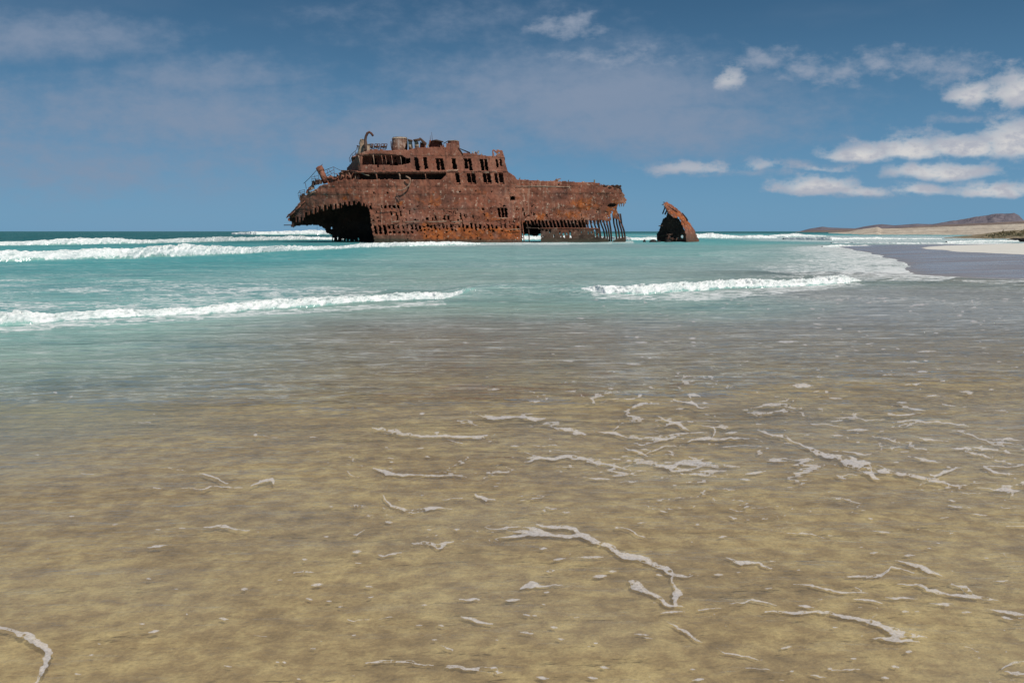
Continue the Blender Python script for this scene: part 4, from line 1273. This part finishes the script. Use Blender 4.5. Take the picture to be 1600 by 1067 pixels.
# shattered plating between stern deck and gallery
def tang_mask(U, V):
    k = inpoly(*wob(U, V, 1.5, .3, 93), [(510, 276), (522, 271.5), (535, 269), (546, 266.5), (562, 268), (562, 285), (545, 285), (530, 286), (512, 289)])
    n = fbm(U * .22, V * .22, 95, 3)
    return k & (n < 0.56)


sheet('shattered_plating', (508, 564, 262, 290), tang_mask, lambda U, V: near_off(U, V) + 1.2 + (fbm(U * .2, V * .2, 96, 2) - .5) * 2.0, RUST, seed=44, dent=.3, attrs=dict(pale=lambda U, V: .5 + 0 * U))
sheet('inner_wall', (508, 564, 270, 292), lambda U, V: inpoly(U, V, [(512, 279), (540, 271), (562, 269), (562, 290), (512, 290)]), lambda U, V: near_off(U, V) + 4.0, SHADE_IRON, seed=46, dent=.2, step=2.0)
for (a, b, c_, d_) in ((545, 270, 549, 284), (551, 271, 546, 282), (556, 270, 553, 285), (541, 272, 538, 284), (534, 273, 531, 282)):
    px_tube([(a, b), ((a + c_) / 2 + 1, (b + d_) / 2), (c_, d_)], [.7, 1.1, .6], WORN if a > 552 or a == 545 else RUST, 'stanchion', dy=so(548) + .7)
px_tube([(564, 270.5), (570, 273), (577, 274.6)], .45, CREAM, 'strut', dy=.2)
# stern tip
px_tube([(443.5, 352, 6.6), (456, 351.8, 6.6)], .7, SHADE_IRON, 'keel_bar')
px_drum('rudder_stub', 457, 348, 355, 2.6, 6.8, SHADE_IRON, 2.0, 1.2, 8, 5, .4)
px_drum('rudder_stub', 452, 341, 345.6, 1.8, 6.9, RUST, 1.6, -1, 7, 4, .5)
px_tube([(495.5, 352, 10), (495.6, 366, 10), (495.7, 377, 10)], .16, SHADE_IRON, 'cable')

# ------------------------------------------------------------------ broken bow standing apart
YB = 128.0
BOW = np.array([float(P(1060, 375, YB)[0]), YB + 3, 0.0])
bow = empty('bow_fragment', BOW, 'triangular rusted bow piece standing alone right of the wreck', 'wreckage')


def lit_mask(U, V):
    return inpoly(*wob(U, V, 1.5, .4, 111), [(1036.5, 319), (1039.5, 315.6), (1043, 316), (1050, 321), (1060, 328), (1069, 337), (1077, 348), (1085, 360), (1091, 373), (1093, 379), (1072, 379), (1072, 368), (1069, 357), (1064, 347), (1060, 337), (1057, 341), (1052, 340), (1047, 336), (1043, 331), (1040, 325)])


def lit_off(U, V):
    e = np.interp(V, [315, 338, 365, 379], [1038, 1052, 1071, 1074])
    return 0.10 * np.maximum(U - e, 0) * 2.2 - .3


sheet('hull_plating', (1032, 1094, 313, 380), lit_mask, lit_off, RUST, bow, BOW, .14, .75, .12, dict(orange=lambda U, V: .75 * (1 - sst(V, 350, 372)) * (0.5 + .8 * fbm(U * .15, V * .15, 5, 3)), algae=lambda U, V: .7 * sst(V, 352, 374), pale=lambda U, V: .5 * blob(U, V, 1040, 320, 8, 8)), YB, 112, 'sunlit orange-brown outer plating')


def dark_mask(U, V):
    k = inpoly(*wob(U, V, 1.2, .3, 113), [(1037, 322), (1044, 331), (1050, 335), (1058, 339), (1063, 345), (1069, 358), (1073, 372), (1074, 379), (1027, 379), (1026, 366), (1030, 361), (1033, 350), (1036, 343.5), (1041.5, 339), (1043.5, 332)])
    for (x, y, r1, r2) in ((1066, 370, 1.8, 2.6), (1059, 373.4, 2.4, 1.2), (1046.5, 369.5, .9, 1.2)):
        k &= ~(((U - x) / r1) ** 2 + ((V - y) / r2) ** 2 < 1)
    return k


sheet('hull_plating', (1022, 1078, 318, 380), dark_mask, lambda U, V: 0.10 * np.maximum(1074 - U, 0) * .95 + .6, RIB, bow, BOW, .14, .75, .2, None, YB, 114, 'dark inner face of the far plating')  # shade of the bow's hollow is painted in by this dark colour
m = MB()
for (a, b, c_, d_, r) in ((1039.5, 323.5, 1035.2, 334.5, .085), (1042, 329, 1038.8, 335.5, .1), (1040, 317.5, 1034.2, 320.4, .05), (1039, 316.5, 1036, 316.2, .05), (1036, 352.5, 1029, 353.2, .06)):
    m2 = MB(); m2.tube([P(a, b, YB + .4), P(c_, d_, YB + .5)], r * 1.2, 6); m2.build('rib', RIB, bow, BOW)
m2 = MB(); m2.tube([P(1066, 333, YB + 1.0), P(1073, 342, YB + 1.2), P(1074, 345, YB + 1.1)], [.08, .12, .16], 6); m2.build('rib', RIB, bow, BOW)
# floor timbers and deck beams inside
for k, (a, b, c_, d_) in enumerate(((1042, 376.6, 1046, 368.5), (1050, 377, 1051, 371.5), (1056, 377, 1058, 372), (1040, 373, 1072, 374.5), (1029, 368, 1064, 366))):
    m2 = MB(); m2.tube([P(a, b, YB + .8 + .5 * k), P(c_, d_, YB + .8 + .5 * k)], .16, 6); m2.build('floor_beam', RIB, bow, BOW)
# overhead stem plate closing the top
m2 = MB()
m2.hexa([P(1038, 318, YB - .1), P(1046, 322, YB + .1), P(1058, 330, YB + 1.6), P(1044, 330, YB + 4.0)], [P(1038, 319.4, YB - .1), P(1046, 323.4, YB + .1), P(1058, 331.4, YB + 1.6), P(1044, 331.4, YB + 4.0)])
m2.build('stem_plate', RUST, bow, BOW)

for (u, v, w, h, s_, lab) in ((1007, 378.5, .22, .42, 3, 'small dark iron stump in the surf nearest the wreck'), (1020.5, 378.4, .55, .45, 5, 'dark lump of wreckage in the surf left of the bow piece'),
                              (1029, 378.2, .32, .25, 7, 'little dark lump touching the left foot of the bow piece'), (1044, 378.4, .5, .4, 9, 'low dark lump in front of the bow piece')):
    lump('iron_stump', u, v, w, h, w * .8, ROCK, lab, 'wreckage', s_, 'wreckage lumps in the surf', 14)

# ------------------------------------------------------------------ drifting foam on the shallows
Z7 = lambda l: [(700 + a / 1.778, 580 + b / 1.778, w / 1.778) for a, b, w in l]
Z8 = lambda l: [(a / 2.0, 580 + b / 2.0, w / 2.0) for a, b, w in l]
A7 = [[(105, 440, 4), (160, 440, 10), (230, 450, 22), (300, 462, 12), (370, 462, 16), (430, 485, 22), (480, 510, 24), (540, 525, 22), (590, 540, 14), (625, 565, 11), (690, 572, 3)],
      [(130, 472, 4), (180, 464, 9), (230, 455, 12)], [(240, 432, 7), (320, 438, 12), (358, 447, 20), (370, 455, 14)], [(622, 566, 9), (628, 600, 8), (635, 630, 15), (640, 652, 13)],
      [(498, 590, 14), (515, 597, 24), (545, 612, 11), (590, 628, 13), (620, 650, 13), (650, 654, 8)],
      [(885, 675, 9), (940, 672, 11), (1000, 668, 7), (1060, 672, 8), (1120, 685, 11), (1180, 703, 13), (1240, 725, 20), (1290, 740, 13), (1335, 748, 4)], [(1182, 744, 8), (1240, 747, 15), (1310, 760, 8)], [(1160, 692, 4), (1190, 674, 4)],
      [(1252, 590, 4), (1300, 592, 8), (1340, 608, 9), (1390, 622, 12), (1450, 628, 15), (1524, 640, 6)], [(1400, 592, 16), (1430, 605, 20), (1450, 625, 14)], [(1240, 528, 5), (1300, 535, 9), (1340, 555, 16), (1370, 572, 4)],
      [(1165, 572, 9), (1200, 565, 9), (1235, 545, 6), (1300, 558, 4)], [(962, 590, 5), (1010, 600, 9), (1080, 612, 7), (1130, 614, 6), (1168, 616, 6)], [(1132, 597, 6), (1150, 612, 9)], [(1132, 638, 6), (1180, 642, 11), (1205, 648, 5)],
      [(1215, 626, 4), (1260, 628, 7), (1305, 632, 4)], [(780, 518, 9), (815, 530, 18), (860, 532, 6), (905, 543, 11)], [(210, 248, 9), (250, 245, 11), (330, 240, 8), (400, 248, 9), (460, 262, 9), (505, 274, 4)], [(215, 222, 8), (250, 238, 11)],
      [(520, 252, 5), (560, 258, 8), (605, 268, 15), (650, 258, 9), (700, 256, 9), (752, 262, 5)], [(480, 218, 4), (540, 225, 9), (560, 238, 12)], [(550, 230, 7), (590, 212, 6), (640, 210, 4)],
      [(860, 162, 5), (900, 180, 9), (940, 185, 8), (980, 212, 11), (1040, 230, 8), (1100, 245, 18), (1140, 265, 26), (1195, 305, 8)], [(1100, 245, 14), (1180, 268, 12), (1240, 285, 12), (1310, 302, 9), (1390, 316, 7), (1450, 320, 3)],
      [(1075, 288, 5), (1130, 295, 9)], [(890, 243, 7), (930, 240, 9), (1020, 250, 4)], [(1070, 226, 4), (1130, 232, 6), (1175, 232, 4)], [(1342, 290, 8), (1385, 280, 9), (1420, 268, 9), (1438, 271, 5)],
      [(1490, 270, 8), (1520, 280, 7), (1562, 289, 4)], [(1495, 268, 7), (1560, 262, 7), (1600, 258, 7)], [(1468, 325, 4), (1540, 330, 8), (1620, 338, 13)], [(1280, 238, 5), (1320, 250, 7), (1370, 258, 3)], [(1390, 377, 7), (1446, 381, 7)],
      [(85, 125, 8), (125, 132, 11), (190, 128, 8), (240, 135, 14), (268, 134, 10)], [(285, 160, 5), (330, 165, 13), (385, 172, 5)], [(410, 170, 4), (465, 175, 8), (515, 187, 4)], [(455, 168, 4), (466, 155, 8)], [(580, 127, 4), (620, 132, 6), (650, 157, 8), (662, 165, 5)],
      [(670, 190, 6), (720, 185, 12), (780, 185, 9), (870, 196, 4)], [(710, 150, 6), (735, 155, 7), (742, 180, 9)], [(540, 185, 9), (590, 188, 10), (640, 182, 5)], [(635, 88, 6), (680, 95, 7), (722, 105, 6)], [(828, 114, 5), (862, 124, 14), (870, 130, 8)],
      [(1075, 125, 4), (1140, 132, 6), (1215, 140, 4)], [(1000, 145, 4), (1060, 152, 6), (1110, 158, 4)], [(1230, 145, 4), (1300, 142, 6), (1380, 148, 5), (1450, 155, 4)], [(1400, 210, 5), (1460, 215, 13), (1530, 220, 10)], [(1440, 222, 6), (1480, 235, 9), (1520, 240, 5)],
      [(1490, 185, 4), (1560, 190, 8), (1600, 186, 6)], [(1420, 170, 4), (1470, 185, 6), (1520, 200, 5), (1600, 206, 6)], [(40, 685, 7), (80, 695, 9), (118, 702, 14)], [(0, 822, 6), (70, 824, 9), (125, 828, 22), (145, 836, 10)], [(200, 610, 4), (235, 594, 18), (280, 600, 8), (335, 593, 5)],
      [(700, 668, 11), (760, 666, 5)], [(770, 645, 4), (850, 643, 7), (925, 655, 4)], [(605, 700, 4), (640, 714, 5), (670, 732, 9), (708, 752, 6)], [(740, 773, 4), (800, 785, 8), (872, 801, 5)], [(1432, 766, 5), (1475, 780, 7)], [(1535, 825, 12), (1570, 812, 9), (1610, 808, 8)],
      [(1545, 832, 8), (1580, 838, 13), (1620, 842, 8)], [(470, 435, 4), (510, 450, 6), (552, 465, 4)], [(895, 436, 4), (985, 436, 4)], [(915, 447, 4), (980, 450, 6), (1045, 460, 4)], [(1062, 830, 12), (1142, 832, 5)], [(1005, 845, 12), (1050, 848, 6)], [(830, 826, 5), (890, 832, 9)],
      [(60, 120, 4), (100, 128, 5)], [(0, 198, 6), (35, 205, 6)], [(20, 182, 5), (70, 186, 9), (110, 176, 6)], [(40, 145, 5), (85, 152, 7)], [(0, 292, 4), (55, 292, 4)], [(110, 282, 5), (175, 282, 5)], [(75, 340, 7), (105, 358, 10)], [(0, 358, 8), (40, 352, 6)], [(240, 205, 4), (305, 208, 5)], [(295, 222, 4), (365, 226, 6)],
      [(350, 296, 4), (410, 297, 3)], [(765, 366, 4), (803, 357, 6)], [(785, 388, 4), (832, 393, 4)], [(778, 404, 10), (800, 408, 12)], [(1310, 330, 4), (1380, 335, 5)], [(1370, 340, 4), (1475, 340, 5)], [(1548, 434, 5), (1598, 436, 6)], [(1185, 180, 4), (1240, 190, 5), (1290, 210, 4)], [(1300, 178, 5), (1330, 190, 6), (1385, 200, 5)], [(1020, 345, 3), (1130, 362, 5), (1150, 364, 3)]]
A8 = [[(-20, 800, 8), (20, 804, 13), (50, 810, 16), (95, 835, 20), (130, 862, 24), (152, 885, 18), (145, 915, 13), (120, 955, 20), (110, 980, 14)], [(1145, 912, 9), (1220, 910, 11), (1290, 915, 9), (1350, 922, 4)], [(1395, 930, 7), (1460, 930, 11), (1540, 935, 24), (1566, 940, 12)],
      [(1440, 770, 7), (1490, 785, 11), (1538, 790, 18)], [(1170, 178, 11), (1230, 190, 9), (1320, 205, 8), (1440, 208, 9), (1520, 200, 11)], [(1165, 300, 9), (1215, 315, 14), (1280, 328, 8), (1460, 330, 4)], [(1200, 395, 8), (1225, 422, 8), (1290, 438, 11), (1340, 430, 8), (1408, 430, 5)],
      [(1290, 538, 5), (1340, 545, 9), (1365, 548, 20), (1410, 535, 7)], [(628, 320, 8), (670, 333, 11), (685, 345, 10), (722, 355, 9)], [(565, 368, 5), (640, 365, 6), (760, 364, 4)], [(785, 358, 8), (820, 342, 7), (850, 340, 8), (856, 350, 9)], [(635, 486, 5), (700, 482, 12), (784, 497, 6)],
      [(1185, 575, 9), (1215, 576, 9), (1252, 570, 11)], [(920, 634, 7), (955, 628, 11), (985, 634, 6)], [(1110, 515, 9), (1140, 503, 6)], [(1080, 315, 5), (1125, 325, 7)], [(780, 828, 6), (840, 829, 8)], [(1085, 774, 10), (1140, 777, 8)], [(1185, 782, 5), (1225, 774, 6)], [(1440, 718, 10), (1500, 715, 11)],
      [(1370, 862, 5), (1412, 875, 8)], [(1440, 155, 7), (1490, 172, 8)], [(1495, 140, 8), (1540, 150, 9), (1600, 146, 8)], [(1390, 220, 5), (1440, 230, 7)], [(1280, 396, 5), (1335, 388, 7)], [(1480, 385, 8), (1510, 392, 12), (1540, 408, 6)], [(1385, 404, 6), (1440, 398, 5)], [(1530, 318, 6), (1595, 318, 5)], [(545, 98, 4), (600, 102, 4)], [(420, 160, 5), (470, 162, 4)], [(820, 200, 5), (865, 204, 5)], [(970, 208, 4), (1012, 206, 4)], [(525, 305, 4), (570, 308, 4)], [(250, 320, 4), (290, 321, 4)]]
B7 = [(265, 495, 14), (310, 525, 13), (285, 558, 13), (420, 574, 15), (750, 566, 11), (65, 637, 13), (180, 636, 14), (220, 680, 11), (238, 682, 9), (295, 714, 10), (312, 746, 11), (220, 730, 13), (765, 462, 9), (1185, 505, 9), (940, 767, 13), (1127, 800, 8), (1240, 823, 10), (263, 853, 12), (402, 853, 14), (695, 858, 14), (680, 829, 8), (1437, 672, 12), (1553, 688, 12), (1385, 654, 9), (1270, 670, 10), (585, 568, 12), (1035, 635, 7), (455, 560, 9), (275, 617, 8), (265, 650, 7), (938, 402, 7), (1400, 362, 8), (600, 392, 8), (515, 308, 8), (640, 352, 8), (1175, 408, 9), (955, 834, 8), (805, 560, 6), (410, 758, 7), (1075, 712, 7), (1305, 670, 6), (330, 394, 7), (450, 62, 9), (350, 42, 6)]
B8 = [(1115, 567, 16), (1020, 520, 11), (1215, 472, 12), (700, 775, 15), (480, 818, 13), (990, 668, 15), (765, 682, 12), (950, 592, 9), (978, 866, 10), (1155, 674, 11), (1030, 720, 10), (965, 712, 9), (1065, 737, 7), (1120, 602, 9), (285, 888, 9), (712, 922, 9), (245, 948, 9), (868, 910, 8), (360, 478, 8), (490, 494, 10), (570, 490, 9), (222, 454, 8), (445, 352 + 440, 8), (465, 650, 8), (1105, 828, 7), (1325, 732, 6), (1160, 706, 7), (1035, 425, 8), (1110, 420, 9), (1340, 496, 10), (1425, 498, 9), (1310, 798, 8), (1380, 800, 9), (875, 655, 6), (310, 855, 6), (935, 965, 9), (550, 684, 6), (490, 368, 9), (1445, 285, 9), (1335, 268, 8), (1220, 272, 8), (115, 262, 6), (145, 588, 6)]


FU0, FV0, FSTEP = -140.0, 462.0, 1.0
FNU, FNV = 1881, 640
FF = np.full((FNV, FNU), -9.0)
FUg, FVg = np.meshgrid(FU0 + np.arange(FNU) * FSTEP, FV0 + np.arange(FNV) * FSTEP)
FNW = np.clip(0.1 + 1.9 * fbm(FUg * .035, FVg * .06, 341, 3), .25, 2.0)
FWU = (fbm(FUg * .045, FVg * .07, 301, 3) - .5) * 16
FWV = (fbm(FUg * .045, FVg * .07, 311, 3) - .5) * 10


def foam_line(pts, wob_=1.0):
    p = np.array(pts, float)
    p[0, 2] *= .45; p[-1, 2] *= .45
    a0 = max(0, int(p[:, 0].min() - 22 - FU0)); a1 = min(FNU, int(p[:, 0].max() + 22 - FU0))
    b0 = max(0, int(p[:, 1].min() - 18 - FV0)); b1 = min(FNV, int(p[:, 1].max() + 18 - FV0))
    if a1 <= a0 or b1 <= b0:
        return
    U = FUg[b0:b1, a0:a1] + wob_ * FWU[b0:b1, a0:a1]; V = FVg[b0:b1, a0:a1] + wob_ * FWV[b0:b1, a0:a1]
    best = np.full(U.shape, -9.0)
    for i_ in range(len(p) - 1):
        ax, ay, aw = p[i_]; bx, by, bw = p[i_ + 1]
        t_ = np.clip(((U - ax) * (bx - ax) + (V - ay) * (by - ay)) / ((bx - ax) ** 2 + (by - ay) ** 2 + 1e-6), 0, 1)
        d = np.hypot(U - ax - t_ * (bx - ax), 1.25 * (V - ay - t_ * (by - ay)))
        f_ = (aw + (bw - aw) * t_) * .5 * FNW[b0:b1, a0:a1] - d
        best = np.maximum(best, f_) + 0.25 * np.clip(np.minimum(best, f_) + 1, 0, 1)
    FF[b0:b1, a0:a1] = np.maximum(FF[b0:b1, a0:a1], best)


def foam_lens(u, v, L, h, tilt):
    a0 = max(0, int(u - L * 1.4 - 6 - FU0)); a1 = min(FNU, int(u + L * 1.4 + 6 - FU0))
    b0 = max(0, int(v - h * 2 - L * abs(tilt) - 6 - FV0)); b1 = min(FNV, int(v + h * 2 + L * abs(tilt) + 6 - FV0))
    if a1 <= a0 or b1 <= b0:
        return
    U = FUg[b0:b1, a0:a1] + .25 * FWU[b0:b1, a0:a1] - u; V = FVg[b0:b1, a0:a1] + .25 * FWV[b0:b1, a0:a1] - v - tilt * U
    f_ = h * (1 - np.abs(U / L) ** 1.7) - np.abs(V)
    f_ = np.where(np.abs(U) < L, f_, -9)
    FF[b0:b1, a0:a1] = np.maximum(FF[b0:b1, a0:a1], f_)


rb = random.Random(31)
for l in A7:
    foam_line(Z7(l))
for l in A8:
    foam_line(Z8(l))
for (l, k0) in ((B7, 7), (B8, 8)):
    for (a, b, w) in l:
        u, v, w = (700 + a / 1.778, 580 + b / 1.778, w / 1.778) if k0 == 7 else (a / 2, 580 + b / 2, w / 2)
        foam_lens(u, v, w * rb.uniform(.8, 1.6), w * rb.uniform(.22, .36), rb.uniform(-.15, .2))
cnt = 0
while cnt < 560:                      # small flecks, denser to the right and farther out
    u = rb.uniform(-130, 1730); v = 466 + 630 * rb.random() ** 1.7
    dens = 0.10 + 0.9 * max(0, min(1, (u - 450) / 900)) ** 1.3
    if v > 760: dens *= .35
    if v < 600 and u < 900: dens *= .4
    if rb.random() > dens: continue
    sc = (v - 361) / 400
    h = 0.5 + 1.3 * rb.random() ** 2.6 * (0.6 + sc * .7)
    foam_lens(u, v, h * rb.choice((2.2, 3, 4, 7, 11)) * rb.uniform(.7, 1.2), h, rb.uniform(-.12, .18))
    cnt += 1
# broken lace left by the last wash, densest at the right
lc = np.abs(fbm(FUg * .011 + .012 * FVg, FVg * .075, 351, 4, .5) - .5)
lm = sst(fbm(FUg * .012, FVg * .03, 361, 3), .5, .66) * sst(FUg, 820, 1250) * sst(FVg, 560, 640) * (1 - sst(FVg, 720, 840)) + 0.55 * sst(fbm(FUg * .012, FVg * .03, 371, 3), .55, .7) * sst(FUg, 450, 900) * sst(FVg, 600, 650) * (1 - sst(FVg, 760, 900))
FF = np.maximum(FF, np.where(lm > .05, 1.6 * lm - lc * 60, -9))
FF += (fbm(FUg * .22, FVg * .3, 321, 3) - .5) * np.clip(FF + 2, 0, 2.2) * 0.9
holes = fbm(FUg * .05, FVg * .14, 331, 4)
FF = np.where((FF > 1.5) & (holes > .6), np.minimum(FF, 2.2 - (holes - .6) * 60), FF)
ins = FF > 0
K = ins[:-1, :-1] | ins[1:, :-1] | ins[:-1, 1:] | ins[1:, 1:]
gv, gu = np.gradient(FF)
g2 = gu ** 2 + gv ** 2 + 1e-3
st_ = np.where(ins, 0, np.clip(-FF / g2, 0, 2.5))
mvu = np.clip(st_ * gu, -.95, .95); mvv = np.clip(st_ * gv, -.95, .95)
gq = grid_quads(FNV, FNU).reshape(FNV - 1, FNU - 1, 4)[K]
used, inv = np.unique(gq.ravel(), return_inverse=True)
fu = (FUg + mvu).ravel()[used]; fvv = (FVg + mvv).ravel()[used]
fg = G(fu, fvv)
edge_ = np.clip(FF.ravel()[used] / 1.5, 0, 1)
fg[:, 2] = sea_z(fg[:, 0], fg[:, 1]) + 0.004
fo_ = mesh_from('foam', fg, inv.reshape(-1, 4)[:, ::-1], SCUM, None, (0, 0, 0), dict(body=edge_), True)
tag(fo_, 'thin greyish foam streaks and flecks drifting on the shallows', 'foam', kind='stuff')
